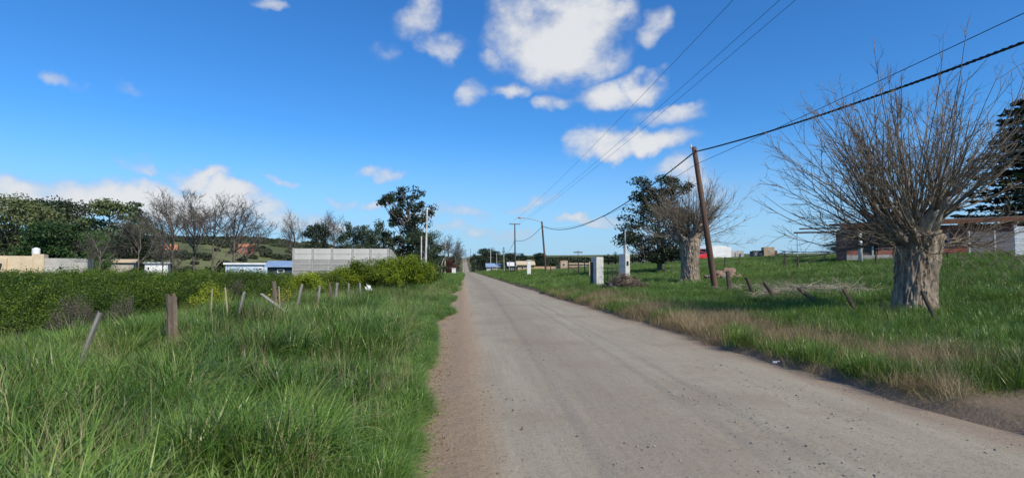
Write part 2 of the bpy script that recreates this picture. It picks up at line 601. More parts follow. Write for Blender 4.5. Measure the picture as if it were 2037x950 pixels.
c = g.mix(g.smooth(g.noise(geo, 0.45, 5, 0.6), 0.45, 0.68, 0, 0.6), c, (0.24, 0.195, 0.145, 1))
brown = g.smooth(g.m('ADD', sp.outputs[0], g.m('MULTIPLY', warp, 0.35)), 0.55, 0.1)
c = g.mix(g.m('MULTIPLY', g.m('MULTIPLY', g.smooth(xw, 0.6, 1.5), g.smooth(xw, 3.0, 1.9)), 0.45), c, (0.235, 0.188, 0.145, 1))
c = g.mix(brown, c, g.mix(g.noise(geo, 5.0, 6, 0.7), (0.27, 0.19, 0.12, 1), (0.43, 0.325, 0.22, 1)))
c = g.mix(g.smooth(xw, 4.75, 5.3, 0, 0.8), c, (0.27, 0.205, 0.15, 1))
grit = g.noise(geo, 16.0, 5, 0.75)
c = g.mix(g.smooth(grit, 0.46, 0.34, 0, 0.45), c, (0.15, 0.128, 0.10, 1))
c = g.mix(g.smooth(grit, 0.58, 0.70, 0, 0.5), c, (0.42, 0.39, 0.325, 1))
fine = g.noise(geo, 70.0, 3, 0.7)
c = g.mix(g.smooth(fine, 0.44, 0.30, 0, 0.75), c, (0.11, 0.095, 0.08, 1))
c = g.mix(g.smooth(fine, 0.62, 0.74, 0, 0.7), c, (0.5, 0.47, 0.42, 1))
vor = g.n('ShaderNodeTexVoronoi')
vor.inputs['Scale'].default_value = 26.0
g.t.links.new(geo, vor.inputs['Vector'])
peb = g.m('MULTIPLY', g.smooth(vor.outputs['Distance'], 0.24, 0.12), g.m('GREATER_THAN', g.noise(geo, 2.2, 3, 0.6), 0.50))
peb = g.m('MULTIPLY', peb, g.m('GREATER_THAN', g.n('ShaderNodeSeparateColor').outputs[0], -1))
sc_ = g.n('ShaderNodeSeparateColor')
g.t.links.new(vor.outputs['Color'], sc_.inputs[0])
peb = g.m('MULTIPLY', peb, g.m('GREATER_THAN', sc_.outputs[0], 0.62))
c = g.mix(g.m('MULTIPLY', peb, 0.8), c, g.mix(sc_.outputs[1], (0.12, 0.105, 0.09, 1), (0.46, 0.43, 0.38, 1)))
g.put(bs.inputs['Base Color'], c)
bs.inputs['Roughness'].default_value = 0.93
bs.inputs['Specular IOR Level'].default_value = 0.22
b = g.n('ShaderNodeBump')
b.inputs['Strength'].default_value = 0.9
b.inputs['Distance'].default_value = 0.02
hh = g.m('ADD', g.m('ADD', g.m('MULTIPLY', g.noise(geo, 22, 6, 0.75), 0.7), g.m('MULTIPLY', peb, 0.5)), g.m('MULTIPLY', g.noise(lane, 9, 3, 0.6), 0.55))
hh = g.m('ADD', hh, g.m('MULTIPLY', g.m('MULTIPLY', brown, g.noise(geo, 11, 6, 0.75)), 2.2))
g.put(b.inputs['Height'], hh)
g.t.links.new(b.outputs[0], bs.inputs['Normal'])
n_, k_ = len(yr), 64
ii = (np.arange(n_ - 1)[:, None] * k_ + np.arange(k_ - 1)[None])
me = raw_mesh('road', np.stack([XR, YR, ZR], -1), np.stack([ii, ii + 1, ii + k_ + 1, ii + k_], -1).reshape(-1, 4), smooth=True, mats=(m_road,))
tag(obj('gravel_road', me), kind='structure')


def road_top(x, y):
    prof = 0.03 * np.clip(1 - ((x - 2.7) / 3.2) ** 2, 0, 1)
    return road_z(y) + prof


# ---- grass
GREEN = foliage('grass_blades', (0.026, 0.066, 0.010, 1), (0.120, 0.225, 0.036, 1), (0.28, 0.38, 0.105, 1), 0.28, 0.34, True, dry=(0.42, 0.35, 0.18, 1))
DRY = foliage('dry_grass_blades', (0.16, 0.115, 0.06, 1), (0.34, 0.26, 0.15, 1), (0.52, 0.43, 0.27, 1), 0.22, 0.7, True)


def tuft(name, n, radius, length, width, K, lean, bend, mat, seed, wob=0.0):
    rg = np.random.default_rng(seed)
    nb = NB()
    r = radius * np.sqrt(rg.uniform(0, 1, n))
    ph = rg.uniform(0, 2 * np.pi, n)
    base = np.stack([r * np.cos(ph), r * np.sin(ph), np.full(n, -0.03)], 1)
    azm = ph + rg.normal(0, 0.9, n)
    L = rg.uniform(length[0], length[1], n)
    th = np.abs(rg.normal(0, lean, n)) + 0.05
    bd = rg.uniform(bend[0], bend[1], n)
    wd = rg.uniform(0.6, 1.2, n) * width
    h = np.stack([np.cos(azm), np.sin(azm), 0 * azm], 1)
    side = np.stack([-np.sin(azm), np.cos(azm), 0 * azm], 1)
    p = base
    rows = []
    for k in range(K + 1):
        s = k / K
        w = wd * (1 - s ** 1.6) * (0.6 + 0.4 * min(1, s * 4))
        if k == K:
            w = wd * 0.05
        tw = side * np.cos(s * 0.9) + np.array([0, 0, 1.0]) * np.sin(s * 0.9) * 0.3
        rows.append(np.stack([p - tw * w[:, None] / 2, p + tw * w[:, None] / 2], 1))
        ang_ = th + bd * s ** 1.4
        p = p + (h * np.sin(ang_)[:, None] + np.array([0, 0, 1.0]) * np.cos(ang_)[:, None] + side * rg.normal(0, wob, n)[:, None]) * (L / K)[:, None]
    V = np.stack(rows, 1)                       # n, K+1, 2, 3
    b0 = (np.arange(n) * (K + 1) * 2)[:, None] + (np.arange(K) * 2)[None]
    Q = np.stack([b0, b0 + 1, b0 + 3, b0 + 2], -1).reshape(-1, 4)
    nb.add(V.reshape(-1, 3), Q, a=np.repeat(rg.uniform(0, 1, n), (K + 1) * 2))
    return nb.mesh(name, mat, True)


long_k = [tuft('long_tuft', 34, 0.20, (0.5, 0.95), 0.0175, 7, 0.34, (0.5, 1.9), GREEN, s) for s in (1, 2, 3)]
mid_k = [tuft('mid_tuft', 48, 0.22, (0.28, 0.55), 0.0125, 5, 0.35, (0.3, 1.6), GREEN, s) for s in (4, 5, 6)]
short_k = [tuft('short_tuft', 80, 0.25, (0.10, 0.26), 0.008, 4, 0.45, (0.2, 1.3), GREEN, s) for s in (7, 8, 9)]
dry_k = [tuft('dry_tuft', 70, 0.20, (0.18, 0.42), 0.005, 5, 0.55, (0.4, 2.2), DRY, s, 0.12) for s in (10, 11, 12)]
far_k = [tuft('far_tuft', 70, 0.42, (0.22, 0.46), 0.022, 3, 0.35, (0.2, 1.3), GREEN, s) for s in (13, 14)]
tuss_k = [tuft('tussock', 90, 0.22, (0.65, 1.15), 0.0175, 9, 0.42, (0.9, 2.3), GREEN, s) for s in (17, 18, 19)]
mat_k = [tuft('matted_tuft', 72, 0.26, (0.22, 0.50), 0.0135, 6, 0.75, (0.8, 2.2), GREEN, s) for s in (25, 26, 27)]
wisp_k = [tuft('wisp_tuft', 26, 0.16, (0.5, 0.85), 0.004, 6, 0.28, (0.2, 0.9), DRY, s, 0.04) for s in (15, 16)]
KINDS = long_k + mid_k + short_k + dry_k + far_k + wisp_k + tuss_k + mat_k
KI = dict(long=(0, 3), mid=(3, 3), short=(6, 3), dry=(9, 3), far=(12, 2), wisp=(14, 2), tuss=(16, 3), mat=(19, 3))


def field(n, x0, x1, y0, y1):
    x, y = rng.uniform(x0, x1, n), rng.uniform(y0, y1, n)
    # keep what the lens could see from here or a few steps to the side
    k = (x > -0.84 * y - 4) & (x < 1.04 * y + 4)
    return x[k], y[k]


class Tufts:
    def __init__(s):
        s.P, s.S, s.I, s.T = [], [], [], []

    def add(s, x, y, kind, scale, tone, sink=0.0):
        if not len(x):
            return
        z = H(x, y) - sink
        s.P.append(np.stack([x, y, z], 1))
        s.S.append(np.broadcast_to(scale, x.shape) * rng.uniform(0.75, 1.25, len(x)))
        b0, n = KI[kind]
        s.I.append(b0 + rng.integers(0, n, len(x)))
        s.T.append(np.clip(tone + rng.normal(0, 0.13, len(x)), 0, 1))

    def build(s, name, label, cat):
        P = np.concatenate(s.P)
        n = len(P)
        rot = np.stack([rng.normal(0, 0.20, n), rng.normal(0, 0.20, n), rng.uniform(0, 6.28, n)], 1)
        return scatter(name, P, rot, np.concatenate(s.S), np.concatenate(s.I), np.concatenate(s.T), KINDS, label, cat)


def patch(x, y, s, seed):
    return vnoise(x, y, s, seed) * 0.65 + vnoise(x, y, s * 0.37, seed + 1) * 0.35


# left verge: rank tall grass up to the old fence, shorter sward behind it
G1 = Tufts()
for (y0, y1, dn, kind_big, kind_small) in ((1.2, 9, 27, 'long', 'mid'), (9, 20, 19, 'long', 'mid'), (20, 45, 11, 'mid', 'mid')):
    n = int((y1 - y0) * 9 * dn)
    x, y = field(n, -9, 0.1, y0, y1)
    dl = edge_left(y) - x
    ok = (dl > 0.22) & (rng.uniform(0, 1, len(x)) < sst(-10.5, -6.5, x) * 0.8 + 0.2)
    x, y, dl = x[ok], y[ok], dl[ok]
    pt = patch(x, y, 1.6, 31)
    tall = (pt > 0.56 - 0.10 * sst(1.5, 3.5, dl) * sst(20, 9, y) + 0.12 * sst(9, 14, y)) & (dl > 0.8) & (x > -7.3)
    tone = np.clip(1.9 * (patch(x, y, 1.5, 33) - 0.5) + 0.5, 0, 1)
    lowx = np.where(dl < 0.6, 0.55, 0.9) * (0.55 + 0.8 * pt)
    ts = (vnoise(x, y, 0.75, 39) > 0.80) & (dl > 0.7) & (x > -7) & (rng.uniform(0, 1, len(x)) < 0.5)
    G1.add(x[ts], y[ts], 'tuss', 0.74, tone[ts] * 0.9)
    G1.add(x[tall], y[tall], kind_big, (0.45 + 0.85 * pt[tall]) * (0.85 if kind_big == 'long' else 1.25), tone[tall])
    mt = ~tall & (rng.uniform(0, 1, len(x)) < 0.72)
    G1.add(x[mt], y[mt], 'mat', lowx[mt] * 1.05, tone[mt] + 0.08)
    mt = ~tall & ~mt
    G1.add(x[mt], y[mt], kind_small, lowx[mt] * 0.85, tone[mt] + 0.06)
    # dead stalks among the green
    k = rng.uniform(0, 1, len(x)) < 0.05 + 0.18 * (patch(x, y, 1.1, 41) > 0.62)
    G1.add(x[k], y[k], 'wisp', 0.95, 0.6 + 0 * x[k])
    k = (rng.uniform(0, 1, len(x)) < 0.10 * (patch(x, y, 1.3, 43) > 0.56))
    G1.add(x[k], y[k], 'dry', 1.0, 0.45 + 0 * x[k])
y = 2.0 + 30 * rng.uniform(0, 1, 2600) ** 1.4
x = edge_left(y) - 0.10 - np.abs(rng.normal(0, 0.2, 2600)) + 0.12 * (vnoise(y, y, 0.35, 47) - 0.5)
G1.add(x, y, 'mat', 0.34 + 0.34 * patch(x, y, .9, 45), 0.2 + 0.7 * patch(x, y, 1.1, 46))
x, y = field(9000, -26, -6, 5, 34)
G1.add(x, y, 'short', 1.15 + 0.6 * patch(x, y, 2.0, 35), 0.5 * patch(x, y, 2.5, 36) + 0.15)
x, y = field(2600, -14, -6, 5, 34)
G1.add(x, y, 'mid', 0.6, 0.45 * patch(x, y, 2.5, 36) + 0.1)
x, y = field(7000, -9, 1.2, 40, 170)
ok = edge_left(y) - x > 0.15
G1.add(x[ok], y[ok], 'far', 1.1, 0.35 + 0.4 * patch(x[ok], y[ok], 5, 37))
G1.build('verge_grass', 'rank green grass on the verge left of the road', 'grass')

# right: dead mown strip on the bank, then the field
G2 = Tufts()
x, y = field(8200, 5.2, 10.5, 2.5, 38)
dr = x - edge_right(y)
dead = np.clip(sst(2.9, 0.9, dr) * (0.10 + 1.5 * sst(0.36, 0.56, patch(x, y, 1.2, 51))), 0, 0.97) * (0.2 + 0.8 * sst(38, 30, y))
ok = (dr > -0.03) & ((bare(x, y) < 0.5) | ((dr < 0.3) & (y > 7)))
u = rng.uniform(0, 1, len(x))
k = ok & (u < dead)
G2.add(x[k], y[k], 'dry', 0.8 + 0.4 * patch(x[k], y[k], .8, 52), 0.3 + 0.5 * patch(x[k], y[k], 1.2, 53))
k = ok & (u >= dead) & (dr > 0.2)
G2.add(x[k], y[k], 'short', 1.05 + 0.4 * patch(x[k], y[k], .9, 54), 0.3 + 0.6 * patch(x[k], y[k], 1.2, 55))
k = k & (patch(x, y, .8, 56) > 0.60)
t5 = k & (rng.uniform(0, 1, len(x)) < 0.22)
G2.add(x[t5], y[t5], 'tuss', 0.42, 0.1 + 0.5 * patch(x[t5], y[t5], 1.2, 55))
G2.add(x[k], y[k], 'mid', 0.75, 0.25 + 0.5 * patch(x[k], y[k], 1.2, 55))
x, y = field(11000, 7.6, 40, 4, 34)
ok = x - edge_right(y) > 1.6
x, y = x[ok], y[ok]
pt = patch(x, y, 1.8, 57)
G2.add(x, y, 'short', 0.75 + 0.8 * pt, 0.08 + 0.65 * patch(x, y, 1.8, 58))
k = (pt > 0.55)
G2.add(x[k], y[k], 'mat', 0.55 + 0.5 * pt[k], 0.2 + 0.5 * patch(x[k], y[k], 2.8, 58))
k = rng.uniform(0, 1, len(x)) < 0.035
G2.add(x[k], y[k], 'wisp', 0.7, 0.7 + 0 * x[k])
x, y = field(14000, 5.4, 75, 30, 90)
ok = (x - edge_right(y) > 0.35) & (bare(x, y) < 0.4)
x, y = x[ok], y[ok]
G2.add(x, y, 'far', 0.5 + 0.4 * patch(x, y, 3, 59), 0.3 + 0.7 * patch(x, y, 4, 60))
x, y = field(2500, 5.4, 14, 60, 220)
ok = (x - edge_right(y) > 0.3)
G2.add(x[ok], y[ok], 'far', 1.0, 0.3 + 0.4 * patch(x[ok], y[ok], 6, 61))
G2.build('field_grass', 'green and withered grass of the field right of the road', 'grass')

# ---- loose stones on the road
m_stone = surf('road_stone', (0.16, 0.145, 0.125, 1), (0.42, 0.39, 0.34, 1), 12, 0.9, 0.3)


def pebble(seed):
    rg = np.random.default_rng(seed)
    V = unit(rg.normal(size=(14, 3)))
    import bmesh
    bm = bmesh.new()
    for v in V * np.array([1, 0.8, 0.6]):
        bm.verts.new(v)
    bmesh.ops.convex_hull(bm, input=bm.verts)
    me = bpy.data.meshes.new('pebble')
    bm.to_mesh(me)
    bm.free()
    me.materials.append(m_stone)
    return me


n = 9000
y = 2.5 + 22 * rng.uniform(0, 1, n) ** 1.7
x = edge_left(y) + (edge_right(y) - edge_left(y)) * rng.uniform(0, 1, n)
k = rng.uniform(0, 1, n) < 0.12 + 0.88 * sst(0.42, 0.62, patch(x, y, 1.1, 71))
x, y = x[k], y[k]
n = len(x)
P = np.stack([x, y, road_top(x, y) + 0.002], 1)
scl = 0.005 + 0.014 * rng.uniform(0, 1, n) ** 4
scatter('road_gravel', P, rng.uniform(0, 6.28, (n, 3)) * np.array([0.1, 0.1, 1]), scl, rng.integers(0, 4, n), rng.uniform(0, 1, n), [pebble(s) for s in range(4)],
        'loose grey stones scattered over the road surface', 'gravel')

# clods of earth along the left shoulder
m_clod = surf('clod_earth', (0.15, 0.105, 0.07, 1), (0.36, 0.27, 0.185, 1), 9, 0.95, 0.5)


def clod(seed):
    me = pebble(seed)
    me.materials.clear()
    me.materials.append(m_clod)
    return me


n = 4200
y = 3.0 + 22 * rng.uniform(0, 1, n) ** 1.5
x = edge_left(y) + np.abs(rng.normal(0, 0.42, n))
k = (rng.uniform(0, 1, n) < 0.25 + 0.75 * sst(0.45, 0.6, patch(x, y, .7, 75))) & (x < 1.0)
x, y = x[k], y[k]
n = len(x)
scatter('soil_clods', np.stack([x, y, road_top(x, y) + 0.016], 1), rng.uniform(0, 6.28, (n, 3)) * np.array([0.2, 0.2, 1]), 0.005 + 0.016 * rng.uniform(0, 1, n) ** 4,
        rng.integers(0, 4, n), rng.uniform(0, 1, n), [clod(s) for s in range(11, 15)], 'brown clods of earth along the left road shoulder', 'soil')

# ================================================================== plants
BARK = surf('willow_bark', (0.15, 0.115, 0.088, 1), (0.42, 0.35, 0.28, 1), 9.0, 0.95, 1.0, 26, (1, 1, 0.16), 0.1, c3=(0.17, 0.15, 0.115, 1))
TWIG = surf('shoot_bark', (0.12, 0.092, 0.065, 1), (0.255, 0.205, 0.155, 1), 2.0, 0.8, 0, None, (1, 1, 1), 0.25)
TWIG_FAR = surf('bare_twig', (0.075, 0.065, 0.056, 1), (0.15, 0.135, 0.118, 1), 0.6, 0.9, 0, None, (1, 1, 1), 0.1)
BARK_FAR = surf('grey_bark', (0.10, 0.085, 0.07, 1), (0.20, 0.175, 0.15, 1), 2.0, 0.95, 0.4, 12, (1, 1, 0.3), 0.1)
L_EUCA = foliage('eucalyptus_leaves', (0.016, 0.028, 0.014, 1), (0.036, 0.056, 0.026, 1), (0.075, 0.10, 0.050, 1), 0.12, 0.45)
L_DARK = foliage('dark_leaves', (0.012, 0.024, 0.012, 1), (0.028, 0.048, 0.020, 1), (0.055, 0.085, 0.034, 1), 0.12, 0.5)
L_OLIVE = foliage('olive_leaves', (0.045, 0.06, 0.024, 1), (0.105, 0.13, 0.05, 1), (0.20, 0.225, 0.09, 1), 0.2, 0.5)
L_PALE = foliage('pale_leaves', (0.045, 0.072, 0.026, 1), (0.11, 0.15, 0.055, 1), (0.21, 0.25, 0.10, 1), 0.2, 0.5)
L_GREEN = foliage('fresh_leaves', (0.018, 0.050, 0.014, 1), (0.045, 0.105, 0.024, 1), (0.085, 0.17, 0.045, 1), 0.22, 0.5)
L_BROOM = foliage('broom_leaves', (0.085, 0.14, 0.012, 1), (0.21, 0.29, 0.020, 1), (0.44, 0.49, 0.04, 1), 0.36, 0.5)
L_BROOMD = foliage('dark_broom_leaves', (0.035, 0.065, 0.010, 1), (0.085, 0.135, 0.018, 1), (0.17, 0.21, 0.032, 1), 0.28, 0.5)
L_FLOWER = foliage('yellow_blossom', (0.35, 0.22, 0.01, 1), (0.55, 0.36, 0.02, 1), (0.70, 0.52, 0.04, 1), 0.2, 0.6)
L_RED = foliage('rust_leaves', (0.06, 0.018, 0.014, 1), (0.13, 0.04, 0.03, 1), (0.2, 0.07, 0.05, 1), 0.2, 0.6)
L_DRY = foliage('withered_twigs', (0.075, 0.062, 0.042, 1), (0.15, 0.13, 0.085, 1), (0.24, 0.21, 0.15, 1), 0.1, 0.8)
L_HEDGE = foliage('thicket_leaves', (0.020, 0.050, 0.009, 1), (0.080, 0.140, 0.014, 1), (0.26, 0.33, 0.035, 1), 0.28, 0.5, True)


# ---- the two pollarded trees by the right-hand fence
def pollard(name, label, loc, seed, trunk_h, r_base, r_mid, r_head, lean, limbs, shoot_len, n_shoot, low, rz=0.0, asym=None):
    rg = np.random.default_rng(seed)
    root = thing(name, label, 'tree', loc, rz, 'pollarded bare trees right of the road')
    # trunk with deep vertical furrows
    S, K = 150, 100
    th = np.arange(S) / S * 2 * np.pi
    zz = np.linspace(-0.25, trunk_h + 0.10, K)
    tt = np.clip(zz / trunk_h, 0, 1)
    rad = r_mid + (r_base - r_mid) * np.exp(-tt * 7) + (r_head - r_mid) * tt ** 2.2
    T, Z = np.meshgrid(th, zz)
    cx_ = np.cos(T)
    sx_ = np.sin(T)
    nz = np.array([[mnoise.fractal(Vector((a * 5.5, b * 5.5, z * 1.3 + seed)), 0.6, 2.0, 4) for a, b, z in zip(r1, r2, r3)] for r1, r2, r3 in zip(cx_, sx_, Z)])
    fine = np.array([[mnoise.noise(Vector((a * 15, b * 15, z * 2.6 + seed * 3))) for a, b, z in zip(r1, r2, r3)] for r1, r2, r3 in zip(cx_, sx_, Z)])
    ridge = 1 - np.abs(fine) * 3.2
    RR = rad[:, None] * (1 + 0.07 * nz + 0.04 * np.sin(T * 3 + seed) + 0.05 * np.sin(T * 5 + 2 * seed) * np.exp(-Z * 1.5)) + 0.055 * np.clip(ridge, -0.6, 1) - 0.025
    # flare of the roots
    RR = RR + 0.10 * np.maximum(0, np.sin(T * 4 + seed * 1.7)) * np.exp(-np.maximum(Z, 0) * 5)
    V = np.stack([cx_ * RR + lean[0] * tt[:, None] ** 1.3, sx_ * RR + lean[1] * tt[:, None], Z], -1)
    ii = np.arange(K - 1)[:, None] * S + np.arange(S)[None]
    jj = np.arange(K - 1)[:, None] * S + ((np.arange(S) + 1) % S)[None]
    Q = np.stack([ii, jj, jj + S, ii + S], -1).reshape(-1, 4)
    nb = NB()
    nb.add(V.reshape(-1, 3), Q)
    # knobbly head closing the top
    hc = np.array([lean[0], lean[1], trunk_h])
    top = (K - 1) * S
    hn = 10
    rows = []
    for k in range(1, hn + 1):
        a = k / hn * math.pi / 2
        ring = V[-1] - hc
        rows.append(hc + ring * math.cos(a) * (1 + 0.1 * rg.normal(size=(S, 1)) * (k < hn)) + np.array([0, 0, 0.45 * math.sin(a)]))
    HV = np.concatenate([V[-1][None]] + [r[None] for r in rows])
    ii = np.arange(hn)[:, None] * S + np.arange(S)[None]
    jj = np.arange(hn)[:, None] * S + ((np.arange(S) + 1) % S)[None]
    nb.add(HV.reshape(-1, 3), np.stack([ii, jj, jj + S, ii + S], -1).reshape(-1, 4))
    obj('trunk', nb.mesh('trunk', BARK, True), root)
    # stout limbs off the head
    n = limbs
    azl = np.arange(n) / n * 2 * np.pi + rg.normal(0, 0.25, n)
    ell = rg.uniform(0.15, 1.05, n)
    Ll = rg.uniform(0.8, 1.6, n) * (r_head / 0.56)
    if asym:
        for i, (a_, e_, l_) in enumerate(asym):
            azl[i], ell[i], Ll[i] = a_, e_, l_
    ell = np.where(np.cos(azl - 5.36) > 0.35, np.maximum(ell, 0.95), ell)       # sun-side limbs raised, shaped to let sunlight reach the trunk
    d = np.stack([np.cos(azl) * np.cos(ell), np.sin(azl) * np.cos(ell), np.sin(ell)], 1)
    p = hc + d * np.array([r_head, r_head, 0.25]) * 0.55
    path = [p]
    for k in range(6):
        d = unit(d + rg.normal(size=(n, 3)) * 0.16 + np.array([0, 0, 0.10]))
        p = p + d * (Ll / 6)[:, None]
        path.append(p)
    LP = np.stack(path, 1)
    lr = rg.uniform(0.09, 0.17, n) * (r_head / 0.6)
    lb = NB()
    lb.tubes(LP, taper(n, 7, lr * 1.3, lr * 0.55) * (1 + 0.18 * rg.normal(size=(n, 7))), 9)
    limb = obj('limbs', lb.mesh('limbs', BARK, True), root)
    # the year's straight shoots
    sb = NB()
    S1, pi, t1 = grow(LP, n_shoot, shoot_len, (0.05, 0.62), 10, 0.045, 0.05, 0.35, 1.0, rg)
    # head shoots straight up
    hp = np.stack([np.stack([hc + np.array([rg.uniform(-.5, .5) * r_head, rg.uniform(-.5, .5) * r_head, 0.2]), hc + np.array([rg.uniform(-.9, .9) * r_head, rg.uniform(-.9, .9) * r_head, 0.75])]) for _ in range(16)])
    S2, _, _ = grow(hp, 3, (shoot_len[0] * 1.2, shoot_len[1] * 1.15), (0.02, 0.35), 10, 0.06, 0.04, 0.3, 1.0, rg)
    # low crooked branches reaching sideways
    na = len(low)
    la = np.array([q[0] for q in low])
    le = np.array([q[1] for q in low])
    ld = np.stack([np.cos(la) * np.cos(le), np.sin(la) * np.cos(le), np.sin(le)], 1)
    p = hc + ld * np.array([r_head, r_head, 0.2]) * 0.6
    path = [p]
    ll = np.array([q[2] for q in low])
    for k in range(9):
        ld = unit(ld + rg.normal(size=(na, 3)) * 0.17 + np.array([0, 0, 0.05]))
        p = p + ld * (ll / 9)[:, None]
        path.append(p)
    S3 = np.stack(path, 1)
    MS = np.concatenate([S1, S2, S3])
    r0 = np.concatenate([rg.uniform(0.014, 0.030, len(S1)), rg.uniform(0.014, 0.028, len(S2)), rg.uniform(0.016, 0.032, len(S3))])
    sb.tubes(MS, taper(len(MS), 10, r0, 0.005), 5)
    A, _, _ = grow(MS, 7, (0.35, 1.15), (0.3, 0.85), 5, 0.05, 0.09, 0.18, 0.97, rg)
    A3, _, _ = grow(S3, 8, (0.4, 1.2), (0.4, 1.0), 5, 0.03, 0.13, 0.3, 1.0, rg)
    A = np.concatenate([A, A3])
    sb.tubes(A, taper(len(A), 5, rg.uniform(0.006, 0.010, len(A)), 0.003), 4, caps=False)
    B, _, _ = grow(A, 3, (0.12, 0.5), (0.35, 0.9), 3, 0.03, 0.1, 0.3, 1.0, rg)
    sb.tubes(B, taper(len(B), 3, 0.0045, 0.002), 3, caps=False)
    o = obj('shoots', sb.mesh('shoots', TWIG, True), root)
    o['kind'] = 'stuff'
    return root


bx_, by_ = at(1812, 15.0)
pollard('pollarded_tree', 'big bare pollarded tree with a thick furrowed trunk, nearest on the right', (bx_, by_, Hf(bx_, by_) - 0.05), 3, 1.85, 0.54, 0.43, 0.53,
        (0.25, 0.05), 22, (2.3, 5.2), 6,
        [(2.9, 0.35, 3.6), (3.2, 0.15, 3.4), (3.5, 0.28, 3.3), (2.6, 0.5, 3.8), (3.1, 0.62, 4.3), (3.35, 0.02, 2.6), (0.1, 0.15, 2.4), (-0.2, 0.05, 2.3), (0.3, 0.3, 2.8), (4.2, 0.0, 1.9),
         (3.9, 0.1, 2.5), (2.8, 0.05, 3.9), (3.0, 0.8, 4.6), (3.3, 0.4, 4.4), (2.75, 0.25, 4.2), (3.05, 0.5, 4.8), (3.6, 0.6, 4.2), (3.15, 0.1, 4.0), (4.0, -0.15, 1.6), (3.4, -0.2, 2.0), (2.9, -0.12, 2.4), (0.0, -0.1, 2.2), (5.9, 0.1, 2.6), (0.5, 0.1, 2.6), (4.5, -0.25, 1.2)], 0.0,
        asym=[(-0.1, 0.42, 1.75), (0.25, 0.75, 1.5), (3.0, 0.7, 1.1), (2.6, 0.9, 1.2)])
bx_, by_ = at(1371, 36.5)
pollard('pollarded_tree', 'smaller bare pollarded tree with a pale trunk behind the leaning pole', (bx_, by_, Hf(bx_, by_) - 0.05), 8, 2.4, 0.66, 0.50, 0.62,
        (0.05, 0.0), 18, (1.6, 4.3), 7,
        [(0.1, 0.55, 5.2), (0.3, 0.9, 6.0), (-0.2, 0.75, 5.4), (0.2, 0.3, 4.4), (-0.4, 0.2, 3.8), (0.6, 0.5, 4.8), (3.2, 0.3, 2.4), (2.9, 0.1, 2.2), (3.6, 0.5, 2.6), (0.0, 0.1, 3.6), (0.9, 1.1, 6.2), (-0.1, 1.15, 6.4)], 0.0)


# ---- generic trees
def bare_tree(name, seed, h, spread, trunk_r, fork=0.25, dens=1.0, up=0.06):
    """parts of a leafless tree, unit base at the origin"""
    rg = np.random.default_rng(seed)
    K = 9
    p = np.stack([np.cumsum(rg.normal(0, 0.02 * h / 8, K)), np.cumsum(rg.normal(0, 0.02 * h / 8, K)), np.linspace(-0.3, h * 0.72, K)], 1)[None]
    tb, cb = NB(), NB()
    tb.tubes(p, taper(1, K, trunk_r, trunk_r * 0.25), 8)
    a1, _, _ = grow(p, int(11 * dens), (h * 0.34, h * 0.6), (0.35, 0.95), 8, up, 0.10, fork, 0.95, rg)
    tb.tubes(a1, taper(len(a1), 8, trunk_r * 0.42, 0.02), 6)
    a2, _, _ = grow(a1, int(7 * dens), (h * 0.13, h * 0.30), (0.35, 0.9), 6, up, 0.13, 0.25, 1.0, rg)
    cb.tubes(a2, taper(len(a2), 6, trunk_r * 0.15, 0.012), 4, caps=False)
    a3, _, _ = grow(a2, 6, (h * 0.06, h * 0.14), (0.35, 0.9), 4, up * 0.6, 0.15, 0.2, 1.0, rg)
    cb.tubes(a3, taper(len(a3), 4, 0.016, 0.008), 3, caps=False)
    a4, _, _ = grow(a3, 4, (h * 0.03, h * 0.08), (0.35, 0.9), 3, 0.03, 0.15, 0.2, 1.0, rg)
    cb.tubes(a4, taper(len(a4), 3, 0.010, 0.006), 3, caps=False)
    return tb.mesh('trunk', BARK_FAR, True), cb.mesh('twigs', TWIG_FAR, True)


